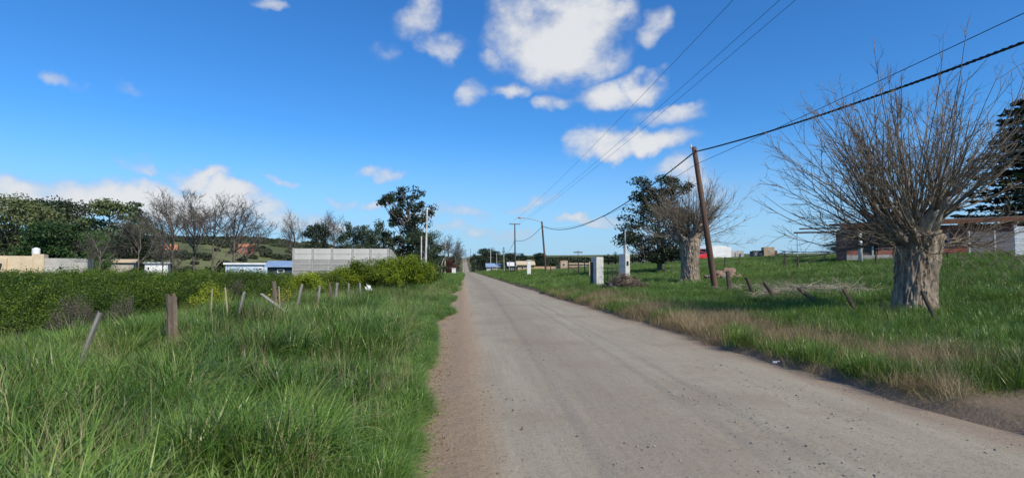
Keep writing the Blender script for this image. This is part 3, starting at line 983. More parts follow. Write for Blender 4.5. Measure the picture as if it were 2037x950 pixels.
def leafy_tree(seed, h, w, leafmat, trunk_r, clump=0.16, nclump=70, per=110, leaf=0.22, low=0.2, flat=0.65, dome=1.0, twigs=True):
    """parts of an evergreen: trunk with limbs, clumps of leaves with gaps between"""
    rg = np.random.default_rng(seed)
    K = 8
    p = np.stack([np.cumsum(rg.normal(0, 0.015 * h / 8, K)), np.cumsum(rg.normal(0, 0.015 * h / 8, K)), np.linspace(-0.4, h * 0.80, K)], 1)[None]
    tb, cb = NB(), NB()
    tb.tubes(p, taper(1, K, trunk_r, trunk_r * 0.25), 8)
    # clump centres: on an uneven shell inside the crown
    n = nclump
    u = rg.uniform(0, 1, n)
    zc = h * (low + (0.97 - low) * u)
    prof = np.sqrt(np.clip(1 - ((u - 0.42) / 0.62) ** 2, 0.03, 1)) if dome == 1.0 else np.clip(1.05 - u, 0.05, 1) ** dome
    lob = 1 + 0.30 * np.sin(rg.uniform(0, 6.28) + 3 * u * 3.1)
    az_ = rg.uniform(0, 2 * np.pi, n)
    lobe = 0.72 + 0.38 * (0.5 + 0.5 * np.sin(az_ * 3 + seed) * np.sin(u * 9 + seed))
    rr = w / 2 * prof * lobe * np.sqrt(rg.uniform(0.12, 1.0, n)) * np.clip(lob, 0.7, 1.25)
    C = np.stack([rr * np.cos(az_), rr * np.sin(az_), zc], 1)
    # limbs from the trunk to each clump
    zb = np.clip(zc - rr * rg.uniform(0.5, 1.1, n), h * 0.08, h * 0.78)
    st = np.stack([np.interp(zb, p[0, :, 2], p[0, :, 0]), np.interp(zb, p[0, :, 2], p[0, :, 1]), zb], 1)
    s_ = np.linspace(0, 1, 5)[None, :, None]
    LP = st[:, None] * (1 - s_) + C[:, None] * s_ + np.array([0, 0, 1.0]) * (np.sin(s_ * np.pi) * -0.08 * rr[:, None, None]) + rg.normal(0, 0.012 * h, (n, 5, 3)) * (s_ * (1 - s_) * 4)
    tb.tubes(LP, taper(n, 5, trunk_r * 0.28, 0.02), 5, caps=False)
    cr = clump * w * rg.uniform(0.6, 1.25, n)
    for i in range(n):
        m = int(per * rg.uniform(0.7, 1.2))
        q = unit(rg.normal(size=(m, 3))) * (rg.uniform(0, 1, m)[:, None] ** 0.45)
        q = q * cr[i] * np.array([1.15, 1.15, flat])
        leaf_quads(cb, C[i] + q, leaf, rg, 0.5, 0.5, out=unit(q) * 0.6)
    return tb.mesh('trunk', BARK_FAR, True), cb.mesh('crown', leafmat)


def conifer(seed, h, w, leafmat, tiers=16, per_tier=9, leaf=0.12, droop=-0.12):
    rg = np.random.default_rng(seed)
    tb, cb = NB(), NB()
    p = np.stack([np.zeros(7), np.zeros(7), np.linspace(-0.3, h, 7)], 1)[None]
    tb.tubes(p, taper(1, 7, 0.022 * h + 0.05, 0.02), 8)
    for t in range(tiers):
        u = 0.1 + 0.9 * t / tiers
        z = h * u
        n = per_tier
        a = rg.uniform(0, 6.28) + np.arange(n) / n * 2 * np.pi + rg.normal(0, .15, n)
        L = w / 2 * (1.03 - u) ** 0.75 * rg.uniform(0.65, 1.15, n)
        s_ = np.linspace(0, 1, 5)
        P = np.stack([np.stack([np.cos(a[i]) * L[i] * s_, np.sin(a[i]) * L[i] * s_, z + L[i] * (droop * s_ + 0.10 * s_ ** 3)], 1) for i in range(n)])
        tb.tubes(P, taper(n, 5, 0.035, 0.008), 4, caps=False)
        for i in range(n):
            m = int(70 * max(L[i], 0.25) / (w / 2) + 22)
            s = rg.uniform(0.12, 1.03, m)
            fan = (rg.uniform(-1, 1, m)) * L[i] * 0.30 * np.sin(np.clip(s, 0, 1) * np.pi * 0.85 + 0.25)
            q = np.stack([np.cos(a[i]) * L[i] * s - np.sin(a[i]) * fan, np.sin(a[i]) * L[i] * s + np.cos(a[i]) * fan,
                          z + L[i] * (droop * s + 0.10 * s ** 3) - np.abs(fan) * 0.2 + rg.normal(0, 0.03, m)], 1)
            leaf_quads(cb, q, leaf * (0.7 + 0.5 * rg.uniform()), rg, 1.3, 0.4)
    return tb.mesh('trunk', BARK_FAR, True), cb.mesh('crown', leafmat)


def plant_tree(name, parts, label, px, d, cat='tree', rz=0.0, s=(1, 1, 1), group=None, dz=0.0, names=('trunk', 'crown')):
    x, y = at(px, d)
    r = thing(name, label, cat, (x, y, Hf(x, y) + dz), rz, group)
    r.scale = s
    for nm, me in zip(names, parts):
        o = obj(nm, me, r)
        if nm == 'twigs':
            o['kind'] = 'stuff'
    return r


# prototypes (height 10, width as given) shared between alike trees
P_BARE = [bare_tree('b', 21, 10, 7, 0.20, 0.22), bare_tree('b', 22, 10, 7, 0.18, 0.30), bare_tree('b', 23, 10, 6, 0.16, 0.18), bare_tree('b', 24, 10, 5, 0.13, 0.35, 0.8)]
P_OLIVE = leafy_tree(31, 10, 11, L_OLIVE, 0.30, 0.15, 85, 120, 0.20, 0.10, 0.6)
P_DARKW = leafy_tree(32, 10, 9, L_DARK, 0.28, 0.16, 75, 120, 0.20, 0.08, 0.65)
P_DARKN = leafy_tree(33, 10, 7, L_DARK, 0.22, 0.17, 65, 110, 0.18, 0.06, 0.75)
P_PALE = leafy_tree(34, 10, 10, L_PALE, 0.28, 0.15, 80, 120, 0.20, 0.12, 0.55)
P_PINE = leafy_tree(35, 10, 6, L_DARK, 0.22, 0.17, 30, 110, 0.20, 0.45, 0.35)
P_GREEN = leafy_tree(36, 10, 9, L_GREEN, 0.2, 0.17, 60, 120, 0.22, 0.06, 0.7)
P_EUCA = leafy_tree(37, 10, 8.4, L_EUCA, 0.30, 0.075, 125, 85, 0.15, 0.10, 0.7)
P_EUCB = leafy_tree(38, 10, 7.4, L_EUCA, 0.26, 0.10, 150, 100, 0.13, 0.12, 0.7)
P_CEDAR = conifer(39, 10, 6.5, L_DARK, 17, 9, 0.16)
P_FIR = conifer(40, 10, 4.2, L_DARK, 15, 8, 0.16)

GROVE = 'evergreen trees of the grove far left'


def by_top(name, parts, label, px, d, top, wpx, w0, rz=0.0, group=None, names=('trunk', 'crown'), h0=10.0, dz=0.0):
    """stand a 10 m prototype so that its top reaches the row seen and its width the width seen"""
    x, y = at(px, d)
    h = (zrow(top, d) - Hf(x, y) - dz) / (h0 * 0.99)
    w = wpx / FPX * d / w0
    return plant_tree(name, parts, label, px, d, 'tree', rz, (w, w, h), group, dz, names)


by_top('evergreen_tree', P_OLIVE, 'broad olive-green evergreen at the far left edge behind the cream house', 8, 95, 393, 190, 11, 0.3, GROVE)
by_top('evergreen_tree', P_DARKW, 'dark evergreen crown between the olive tree and the blue-green one', 84, 122, 397, 130, 9, 1.1, GROVE)
by_top('evergreen_tree', P_DARKW, 'dark flat-topped evergreen rising highest behind the cream house', 143, 118, 401, 120, 9, 2.3, GROVE)
by_top('evergreen_tree', P_GREEN, 'mid-green evergreen directly behind the water tank of the cream house', 95, 86, 440, 120, 9, 0.0, GROVE)
by_top('evergreen_tree', P_PALE, 'pale green spreading evergreen left of the flat-topped pine', 214, 112, 400, 150, 10, 0.7, GROVE)
by_top('evergreen_tree', P_DARKN, 'dark evergreen behind the right end of the cream house', 150, 90, 446, 120, 7, 1.9, GROVE)
by_top('evergreen_tree', P_GREEN, 'small fresh-green tree at the right foot of the grove', 190, 84, 460, 66, 9, 2.9, GROVE)
by_top('pine_tree', P_PINE, 'tall flat-topped dark pine at the right end of the grove', 258, 122, 400, 62, 6, 0.4, GROVE)
by_top('pine_tree', P_PINE, 'lower dark pine right of the tall flat-topped pine', 284, 118, 428, 60, 6, 2.4, GROVE)
by_top('evergreen_tree', P_DARKN, 'low dark tree below the flat-topped pines', 262, 108, 455, 90, 7, 0.5, GROVE)

BG = 'bare trees left of the concrete wall'
tw = ('trunk', 'twigs')
by_top('bare_tree', P_BARE[0], 'leafless tree with a stout forked trunk, leftmost of the tall bare row', 342, 88, 394, 130, 7, 0.2, BG, tw)
by_top('bare_tree', P_BARE[1], 'leafless tree with upright limbs, second of the tall bare row', 388, 98, 397, 120, 7, 1.3, BG, tw)
by_top('bare_tree', P_BARE[2], 'leafless tree with slender limbs, third of the tall bare row', 424, 94, 402, 110, 6, 2.2, BG, tw)
by_top('bare_tree', P_BARE[0], 'leafless tree spreading widest, rightmost of the tall bare row', 466, 84, 408, 145, 7, 2.6, BG, tw)
by_top('bare_tree', P_BARE[3], 'thin leafless tree in front of the flat-topped pines', 276, 78, 432, 70, 5, 0.9, BG, tw)
by_top('bare_tree', P_BARE[1], 'low twiggy leafless tree by the end of the cream house', 200, 76, 472, 86, 7, 0.1, BG, tw)
by_top('bare_tree', P_BARE[2], 'low dense leafless tree beside the far white shed', 325, 74, 488, 64, 6, 1.7, BG, tw)
by_top('bare_tree', P_BARE[0], 'leafless round-crowned tree alone left of the concrete wall', 586, 130, 431, 66, 7, 0.5, BG, tw)
by_top('bare_tree', P_BARE[2], 'leafless tree rising behind the round dark evergreen', 647, 140, 430, 48, 6, 2.0, BG, tw)
by_top('bare_tree', P_BARE[3], 'slim leafless tree between the two dark evergreens', 670, 142, 432, 44, 5, 0.8, BG, tw)
DG = 'dark evergreens behind the concrete wall'
by_top('evergreen_tree', P_DARKW, 'round dark evergreen behind the left part of the concrete wall', 632, 122, 446, 62, 9, 0.6, DG)
by_top('evergreen_tree', P_DARKN, 'dark upright evergreen behind the middle of the concrete wall', 690, 118, 444, 50, 7, 1.5, DG)
by_top('evergreen_tree', P_EUCB, 'dark loose-crowned evergreen left of the tall eucalyptus', 722, 116, 447, 56, 7.4, 0.2, DG)
by_top('evergreen_tree', P_DARKN, 'dark evergreen tucked against the foot of the tall eucalyptus', 752, 108, 441, 58, 7, 2.8, DG)
by_top('eucalyptus_tree', P_EUCA, 'tall eucalyptus with an open clumped crown left of the road', 812, 92, 372, 142, 8.4, 0.4)
by_top('evergreen_tree', P_DARKW, 'dark low tree under the right side of the tall eucalyptus', 842, 88, 462, 86, 9, 1.2, DG)
RB = 'bare trees along the left side of the far road'
by_top('bare_tree', P_BARE[1], 'leafless roadside tree just right of the tall eucalyptus', 868, 120, 470, 50, 7, 0.3, RB, tw)
by_top('bare_tree', P_BARE[2], 'leafless roadside tree behind the rust-red shrub', 893, 168, 474, 46, 6, 1.4, RB, tw)
by_top('bare_tree', P_BARE[0], 'leafless roadside tree reaching towards the far road', 906, 205, 483, 40, 7, 2.5, RB, tw)
by_top('bare_tree', P_BARE[3], 'farthest leafless tree on the left where the road starts climbing', 914, 262, 497, 30, 5, 0.7, RB, tw)
by_top('evergreen_tree', P_DARKN, 'dark evergreen on the left below the far climb', 905, 255, 503, 24, 7, 0.7, RB)
by_top('evergreen_tree', P_DARKW, 'dark low tree left of the road behind the wooden pole', 872, 150, 508, 44, 9, 0.9, RB)
by_top('shrub', leafy_tree(52, 10, 12, L_RED, 0.12, 0.16, 50, 90, 0.3, 0.04, 0.8), 'rust-red shrub on the left verge beside the wooden pole', 894, 146, 516, 28, 12, 0.2, None, ('stem', 'foliage'))['category'] = 'shrub'

DR = 'dark trees right of the far road'
by_top('evergreen_tree', P_DARKN, 'dark tree nearest the far road on its right', 944, 300, 505, 20, 7, 0.3, DR)
by_top('evergreen_tree', P_DARKW, 'large dark tree right of the far road', 968, 240, 494, 40, 9, 1.3, DR)
by_top('evergreen_tree', P_DARKW, 'dark tree behind the row of far poles', 985, 228, 499, 34, 9, 2.3, DR)
by_top('fir_tree', P_FIR, 'narrow dark fir with a pointed top among the far poles', 1002, 190, 490, 17, 4.2, 0.3, DR)
by_top('evergreen_tree', P_DARKW, 'dark tree left of the pole with the crossarm', 1017, 200, 503, 34, 9, 0.8, DR)
by_top('evergreen_tree', P_DARKN, 'dark tree right of the pole with the crossarm', 1036, 190, 504, 30, 7, 1.8, DR)
by_top('evergreen_tree', P_DARKW, 'dark rounded tree behind the lamp pole', 1074, 165, 503, 32, 9, 2.8, DR)
by_top('fir_tree', P_FIR, 'left one of the two dark firs seen between the gate pillars', 1210, 115, 504, 26, 4.2, 0.6, DR)
by_top('fir_tree', P_FIR, 'right one of the two dark firs seen between the gate pillars', 1224, 118, 500, 28, 4.2, 1.6, DR)
by_top('fir_tree', P_FIR, 'dark fir just right of the taller gate pillar', 1258, 116, 497, 26, 4.2, 2.6, DR)
by_top('eucalyptus_tree', P_EUCB, 'dark eucalyptus with a clumped crown behind the smaller pollarded tree', 1312, 56, 349, 165, 7.4, 1.0)
by_top('cedar_tree', P_CEDAR, 'dark cedar with tiered branches at the right edge behind the big tree', 2050, 60, 185, 330, 6.5, 0.5)
by_top('pine_tree', P_PINE, 'small flat-topped pine left of the brick house', 1664, 105, 478, 34, 6, 0.5)
by_top('evergreen_tree', P_EUCB, 'small dark tree against the left corner of the brick house', 1696, 75, 476, 34, 7.4, 2.2)


# ---- shrubs along the old left-hand fence
def shrub(label, px, d, wpx, top, leafmat, seed, leaf=0.045, n=5200, flower=None, nf=0, group=None, depth=1.0, name='broom_shrub', cat='shrub'):
    rg = np.random.default_rng(seed)
    x, y = at(px, d)
    z0 = Hf(x, y)
    h = zrow(top, d) - z0
    w = wpx / FPX * d
    r = thing(name, label, cat, (x, y, z0), 0.0, group)
    sb, cb = NB(), NB()
    ns = 26
    a = rg.uniform(0, 6.28, ns)
    e = rg.uniform(0.35, 1.4, ns)
    Lr = 1 / np.sqrt((np.cos(e) / (w / 2)) ** 2 + (np.sin(e) / h) ** 2) * rg.uniform(0.8, 1.02, ns)
    dd = np.stack([np.cos(a) * np.cos(e), np.sin(a) * np.cos(e) * depth, np.sin(e)], 1)
    s_ = np.linspace(0, 1, 6)[None, :, None]
    P = dd[:, None] * Lr[:, None, None] * s_ + rg.normal(0, 0.03, (ns, 6, 3)) * s_
    sb.tubes(P, taper(ns, 6, 0.022, 0.006), 4, caps=False)
    tw_, _, _ = grow(P, 9, (0.2 * h, 0.45 * h), (0.3, 0.9), 5, 0.12, 0.1, 0.3, 1.0, rg)
    sb.tubes(tw_, taper(len(tw_), 5, 0.008, 0.003), 3, caps=False)
    tw2, _, _ = grow(tw_, 4, (0.12 * h, 0.25 * h), (0.3, 0.9), 4, 0.12, 0.1, 0.2, 1.0, rg)
    pts = np.concatenate([tw_[:, 1:].reshape(-1, 3), tw2.reshape(-1, 3)])
    k = rg.integers(0, len(pts), n)
    C = pts[k] + rg.normal(0, 0.09, (n, 3))
    q = C / np.array([w / 2 * 1.1, w / 2 * 1.1 * depth, h * 1.04])
    C = C[(C[:, 2] > 0.02) & ((q ** 2).sum(1) < 1.0 + 0.25 * rg.normal(size=len(C)))]
    leaf_quads(cb, C, leaf, rg, 0.5, 0.4, out=unit(C) * 0.5)
    obj('stems', sb.mesh('stems', TWIG_FAR, True), r)
    f = obj('foliage', cb.mesh('foliage', leafmat), r)
    if nf:
        fb = NB()
        top_ = pts[pts[:, 2] > np.quantile(pts[:, 2], 0.72)]
        C = top_[rg.integers(0, len(top_), nf)] + rg.normal(0, 0.05, (nf, 3))
        leaf_quads(fb, C, leaf * 0.9, rg, 0.8, 0.7)
        obj('blossom', fb.mesh('blossom', flower), f)
    return r


SH = 'yellow-green shrubs along the left fence'
shrub('round yellow-green shrub beside the verge, largest on the left', 806, 38, 135, 513, L_BROOM, 61, 0.062, 26000, group=SH)
shrub('dark green shrub at the right end of the thicket beside the verge', 848, 43, 66, 520, L_BROOMD, 62, 0.062, 12000, group=SH)
shrub('yellow-green shrub with a few orange blossoms below the concrete wall', 722, 37, 115, 520, L_BROOM, 63, 0.058, 18000, L_FLOWER, 60, SH)
shrub('shrub behind the white bag on the fence', 766, 42, 110, 515, L_BROOM, 64, 0.062, 18000, group=SH)
shrub('yellow-green shrub directly below the left end of the concrete wall', 606, 34, 92, 543, L_BROOM, 65, 0.05, 15000, group=SH)
shrub('small shrub filling the dip below the concrete wall', 668, 36, 70, 549, L_BROOMD, 66, 0.05, 11000, group=SH)
shrub('bright yellow-green shrub between the thick brown post and the thin stakes', 420, 24, 72, 556, L_BROOM, 67, 0.04, 8000, group=SH)
shrub('low yellow-flowering shrub at the foot of the broken fence post', 566, 21, 40, 572, L_BROOM, 68, 0.03, 2600, L_FLOWER, 70, SH)
shrub('low yellow-green shrub between the concrete wall and the pale fence posts', 688, 37, 92, 531, L_BROOM, 69, 0.055, 12000, group=SH)
DS = 'withered grey shrubs in the left field'
shrub('withered grey-brown shrub behind the leaning pale post', 152, 15.5, 76, 578, L_DRY, 71, 0.016, 6000, group=DS, name='dry_shrub')
shrub('small withered shrub between the leaning pale post and the thick brown one', 246, 19, 44, 572, L_DRY, 72, 0.018, 3000, group=DS, name='dry_shrub')
shrub('withered grey shrub in the thicket behind the thin stakes', 470, 30, 46, 546, L_DRY, 73, 0.024, 3000, group=DS, name='dry_shrub')

# ---- the thicket that fills the lower field on the left: one tangled mass
FRONT = [(-420, 13.0), (0, 15.0), (90, 16.8), (150, 20.0), (300, 23.5), (450, 27), (550, 31), (640, 33), (735, 37)]
fx = np.array([at(p, d)[0] for p, d in FRONT])
fy = np.array([at(p, d)[1] for p, d in FRONT])


def sprig(seed, leafy=110):
    rg = np.random.default_rng(seed)
    nb = NB()
    ns = 5
    P0 = np.stack([np.stack([np.zeros(3), np.array([rg.normal(0, .09), rg.normal(0, .09), 0.18]), np.array([rg.normal(0, .2), rg.normal(0, .2), 0.34])]) for _ in range(ns)])
    k = rg.integers(0, ns, leafy)
    s = rg.uniform(0.15, 1.0, leafy)[:, None]
    C = P0[k, 0] * (1 - s) ** 2 + 2 * s * (1 - s) * P0[k, 1] + s * s * P0[k, 2] + rg.normal(0, 0.05, (leafy, 3))
    leaf_quads(nb, C, 0.030, rg, 0.6, 0.42)
    return nb.mesh('sprig', L_HEDGE)


n = 60000
x = rng.uniform(-75, -4.5, n)
y = rng.uniform(8, 60, n)
front = np.interp(x, fx, fy)
dep = y - front
ok = (dep > -0.6 + 1.2 * vnoise(x, y, 1.5, 81)) & (dep < 26) & (x > -0.86 * y - 6) & (x < -5.0 - 0.0 * y)
x, y, dep = x[ok], y[ok], dep[ok]
mound = np.clip(1.7 * (vnoise(x, y, 3.3, 82) * 0.62 + vnoise(x, y, 1.3, 83) * 0.38 - 0.5) + 0.5, 0, 1)
hz = (0.6 + 1.0 * sst(0, 7, dep)) * (0.35 + 0.95 * mound) + 0.28 * sst(6, 14, dep) + 0.6 * sst(9, 16, dep)
hz = hz * (0.35 + 0.65 * sst(-0.4, 1.2, dep))
cap = zrow(543 + 5 * vnoise(x, y, 3, 84), np.hypot(x, y) * 0.86) - H(x, y)       # nowhere taller than eye level leaves room for the houses
hz = np.minimum(hz, np.maximum(cap, 0.5))
u = rng.uniform(0, 1, len(x)) ** 0.5
zz = H(x, y) + hz * u - 0.15
tone = np.clip(-0.05 + 0.45 * vnoise(x, y, 3.4, 85) + 0.45 * vnoise(x, y, 0.9, 86) + 0.35 * (u - 0.6) + 0.35 * (mound - 0.5) + rng.normal(0, 0.12, len(x)), 0, 1)  # darker in dips between mounds and low down: shade put into leaf colour
nn = len(x)
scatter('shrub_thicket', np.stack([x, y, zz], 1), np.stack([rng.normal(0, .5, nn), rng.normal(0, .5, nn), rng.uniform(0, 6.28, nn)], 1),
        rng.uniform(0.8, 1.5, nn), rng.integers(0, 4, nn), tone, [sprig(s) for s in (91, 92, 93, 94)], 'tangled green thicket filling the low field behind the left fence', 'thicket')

# ---- scrub and woods on the far slopes
me_far = []
for s in (101, 102, 103):
    rg = np.random.default_rng(s)
    nb = NB()
    q = unit(rg.normal(size=(260, 3))) * rg.uniform(0.5, 1, (260, 1)) * np.array([1.2, 1.2, 0.8]) + np.array([0, 0, 0.6])
    leaf_quads(nb, q, 0.28, rg, 0.5, 0.6)
    me_far.append(nb.mesh('far_bush', None))
L_FAR = foliage('far_scrub_leaves', (0.022, 0.034, 0.018, 1), (0.045, 0.060, 0.030, 1), (0.085, 0.10, 0.05, 1), 0.1, 0.6, True)
for m_ in me_far:
    m_.materials.append(L_FAR)
n = 26000
x = np.concatenate([rng.uniform(-420, -8, n), rng.uniform(8, 150, n // 4), rng.uniform(-60, 60, n // 4)])
y = np.concatenate([rng.uniform(95, 620, n), rng.uniform(170, 700, n // 4), rng.uniform(420, 1150, n // 4)])
row = vnoise(x * 0.5, y, 26, 111)
keep = (x > -0.86 * y - 10) & (np.abs(x - 2.5) > 6 + 0.01 * y) & ((row > 0.62) | (rng.uniform(0, 1, len(x)) < 0.03) | ((np.abs(x - 2.5) < 22) & (y > 240) & (rng.uniform(0, 1, len(x)) < 0.7)))
x, y = x[keep], y[keep]
nn = len(x)
scatter('distant_scrub', np.stack([x, y, H(x, y) - 0.3], 1), np.stack([0 * x, 0 * x, rng.uniform(0, 6.28, nn)], 1), rng.uniform(0.6, 1.9, nn), rng.integers(0, 3, nn),
        np.clip(vnoise(x, y, 40, 112) + rng.normal(0, .15, nn), 0, 1), me_far, 'dark hedges and scrub on the far slopes', 'scrub')

# ================================================================== things
CONC = surf('weathered_concrete', (0.30, 0.29, 0.27, 1), (0.46, 0.45, 0.42, 1), 1.6, 0.9, 0.35, 25, c3=(0.25, 0.24, 0.225, 1))
CONC_L = surf('pale_concrete', (0.46, 0.45, 0.42, 1), (0.62, 0.61, 0.575, 1), 2.2, 0.9, 0.3, 25, c3=(0.36, 0.34, 0.31, 1))
PLASTER = surf('cream_plaster', (0.54, 0.43, 0.29, 1), (0.64, 0.53, 0.37, 1), 1.2, 0.9, 0.15, 20)
RENDER = surf('grey_render', (0.36, 0.345, 0.315, 1), (0.47, 0.45, 0.41, 1), 0.9, 0.9, 0.2, 20)
WHITE = surf('white_paint', (0.66, 0.67, 0.67, 1), (0.80, 0.80, 0.79, 1), 1.0, 0.8, 0.1, 20)
BLUEW = surf('pale_blue_paint', (0.42, 0.53, 0.66, 1), (0.54, 0.63, 0.74, 1), 1.0, 0.8, 0.1, 20)
TAN = surf('tan_block', (0.42, 0.29, 0.18, 1), (0.55, 0.40, 0.26, 1), 1.2, 0.9, 0.3, 10)
ROOFBLUE = surf('blue_sheet_roof', (0.20, 0.30, 0.46, 1), (0.30, 0.40, 0.56, 1), 1.5, 0.45, 0.1, 10, spec=0.5)
ROOFORANGE = surf('orange_tile_roof', (0.40, 0.15, 0.08, 1), (0.52, 0.23, 0.13, 1), 2.0, 0.85, 0.3, 14)
ROOFDARK = surf('dark_fascia', (0.05, 0.04, 0.035, 1), (0.10, 0.075, 0.055, 1), 1.5, 0.8, 0.2, 10)
NAVY = surf('dark_blue_cladding', (0.03, 0.045, 0.085, 1), (0.05, 0.07, 0.12, 1), 2, 0.7, 0.1, 10)
DARKGREY = surf('dark_grey_render', (0.07, 0.07, 0.07, 1), (0.12, 0.12, 0.115, 1), 1, 0.9, 0.2, 10)
WOOD_GREY = surf('silvered_wood', (0.17, 0.155, 0.135, 1), (0.37, 0.345, 0.31, 1), 9, 0.9, 0.8, 60, (1, 1, 0.12), c3=(0.11, 0.095, 0.08, 1))
WOOD_BROWN = surf('rotten_wood', (0.085, 0.065, 0.05, 1), (0.21, 0.165, 0.125, 1), 10, 0.95, 1.0, 60, (1, 1, 0.10), c3=(0.26, 0.225, 0.18, 1))
WOOD_DARK = surf('dark_wood', (0.055, 0.042, 0.033, 1), (0.13, 0.10, 0.078, 1), 6, 0.9, 0.6, 40, (1, 1, 0.12))
WOOD_POLE = surf('creosoted_pole', (0.075, 0.042, 0.030, 1), (0.16, 0.095, 0.068, 1), 3, 0.85, 0.6, 40, (1, 1, 0.06))
WOOD_STAKE = surf('pale_stake', (0.30, 0.24, 0.15, 1), (0.44, 0.37, 0.26, 1), 6, 0.9, 0.4, 40, (1, 1, 0.12))
IRON = surf('black_iron', (0.018, 0.018, 0.019, 1), (0.05, 0.042, 0.038, 1), 5, 0.6, 0.1, 30, spec=0.5)
GALV = surf('galvanised_steel', (0.34, 0.35, 0.36, 1), (0.46, 0.47, 0.48, 1), 4, 0.45, 0.0, spec=0.5)
CABLE = surf('cable_sheath', (0.012, 0.012, 0.013, 1), (0.022, 0.022, 0.023, 1), 5, 0.6, 0)
WIREM = surf('fence_wire_steel', (0.16, 0.15, 0.145, 1), (0.28, 0.27, 0.26, 1), 5, 0.6, 0)
GLASS = surf('dark_glass', (0.012, 0.014, 0.017, 1), (0.03, 0.034, 0.04, 1), 1, 0.12, 0, spec=0.6)
TANK = surf('white_tank_plastic', (0.62, 0.65, 0.68, 1), (0.72, 0.74, 0.76, 1), 2, 0.5, 0)
BAG = surf('white_plastic_film', (0.72, 0.74, 0.76, 1), (0.84, 0.85, 0.86, 1), 8, 0.4, 0.3, 40, spec=0.5)
CARRED = surf('red_car_paint', (0.50, 0.022, 0.018, 1), (0.54, 0.028, 0.022, 1), 1, 0.25, 0, spec=0.6)
RUBBER = surf('tyre_rubber', (0.015, 0.015, 0.015, 1), (0.03, 0.03, 0.03, 1), 4, 0.9, 0)
LAMPLENS = surf('lamp_glass', (0.6, 0.62, 0.64, 1), (0.7, 0.72, 0.74, 1), 3, 0.3, 0)
SOIL = surf('pinkish_soil', (0.17, 0.12, 0.09, 1), (0.29, 0.215, 0.165, 1), 4, 0.95, 1.0, 14, c3=(0.20, 0.14, 0.105, 1))
DEBRIS = surf('rotting_branches', (0.075, 0.055, 0.042, 1), (0.22, 0.17, 0.13, 1), 5, 0.95, 0.6, 30)
PALEBR = surf('cut_branches', (0.27, 0.22, 0.165, 1), (0.47, 0.41, 0.33, 1), 3, 0.9, 0.2, 30)


def brickmat():
    m, g, bs, _ = new_mat('hollow_brick')
    co = g.n('ShaderNodeTexCoord').outputs['Object']
    sp = g.n('ShaderNodeSeparateXYZ')
    g.t.links.new(co, sp.inputs[0])
    cb = g.n('ShaderNodeCombineXYZ')
    g.put(cb.inputs[0], g.m('ADD', sp.outputs[0], sp.outputs[1]))
    g.put(cb.inputs[1], sp.outputs[2])
    bt = g.n('ShaderNodeTexBrick')
    g.t.links.new(cb.outputs[0], bt.inputs['Vector'])
    bt.inputs['Color1'].default_value = (0.27, 0.075, 0.048, 1)
    bt.inputs['Color2'].default_value = (0.36, 0.12, 0.075, 1)
    bt.inputs['Mortar'].default_value = (0.27, 0.20, 0.165, 1)
    bt.inputs['Scale'].default_value = 1.0
    bt.inputs['Brick Width'].default_value = 0.34
    bt.inputs['Row Height'].default_value = 0.2
    bt.inputs['Mortar Size'].default_value = 0.012
    g.put(bs.inputs['Base Color'], g.mix(g.smooth(g.noise(co, 0.8, 5, .6), .4, .7, 0, .35), bt.outputs['Color'], (0.15, 0.06, 0.045, 1)))
    bs.inputs['Roughness'].default_value = 0.9
    b = g.n('ShaderNodeBump')
    b.inputs['Strength'].default_value = 0.6
    b.inputs['Distance'].default_value = 0.02
    g.put(b.inputs['Height'], g.m('SUBTRACT', 1.0, bt.outputs['Fac']))
    g.t.links.new(b.outputs[0], bs.inputs['Normal'])
    return m


BRICK = brickmat()


def bmesh_box(size, bevel=0.0):
    nb = NB().box((0, 0, 0), size)
    return nb


def slab_panel(parent, name, c, size, mat, rz=0.0):
    return obj(name, NB().box((0, 0, 0), size).mesh(name, mat), parent, c, rz)


# ------------------------------------------------------------------ left: houses beyond the thicket
def win(parent, name, c, w, h, fr=WHITE, face=-1):
    """a framed window on a wall that faces the viewer (local -y)"""
    o = obj(name, NB().box((0, 0, 0), (w, 0.05, h)).mesh(name, fr), parent, c)
    obj('pane', NB().box((0, 0, 0), (w - 0.16, 0.03, h - 0.16)).mesh('pane', GLASS), o, (0, -0.025, 0))
    return o


def place(name, label, cat, px, d, rz=0.0, base=None, group=None):
    x, y = at(px, d)
    return thing(name, label, cat, (x, y, Hf(x, y) if base is None else base), rz, group)


D = 72
pm = FPX / D
r = place('cream_house', 'low cream house with grey side wall at the left edge beyond the thicket', 'house', 78, D, R(26))


def lx(px):
    return (px - 78) / pm


def rowz(py):
    return zrow(py, D) - r.location.z


def wall_rows(parent, name, p0, p1, top, mat, y0=0.0, dep=6.0):
    z1 = rowz(top)
    return obj(name, NB().box((0, 0, 0), ((p1 - p0) / pm, dep, z1 + 0.5)).mesh(name, mat), parent, ((lx(p0) + lx(p1)) / 2, y0 + dep / 2, (z1 - 0.5) / 2))


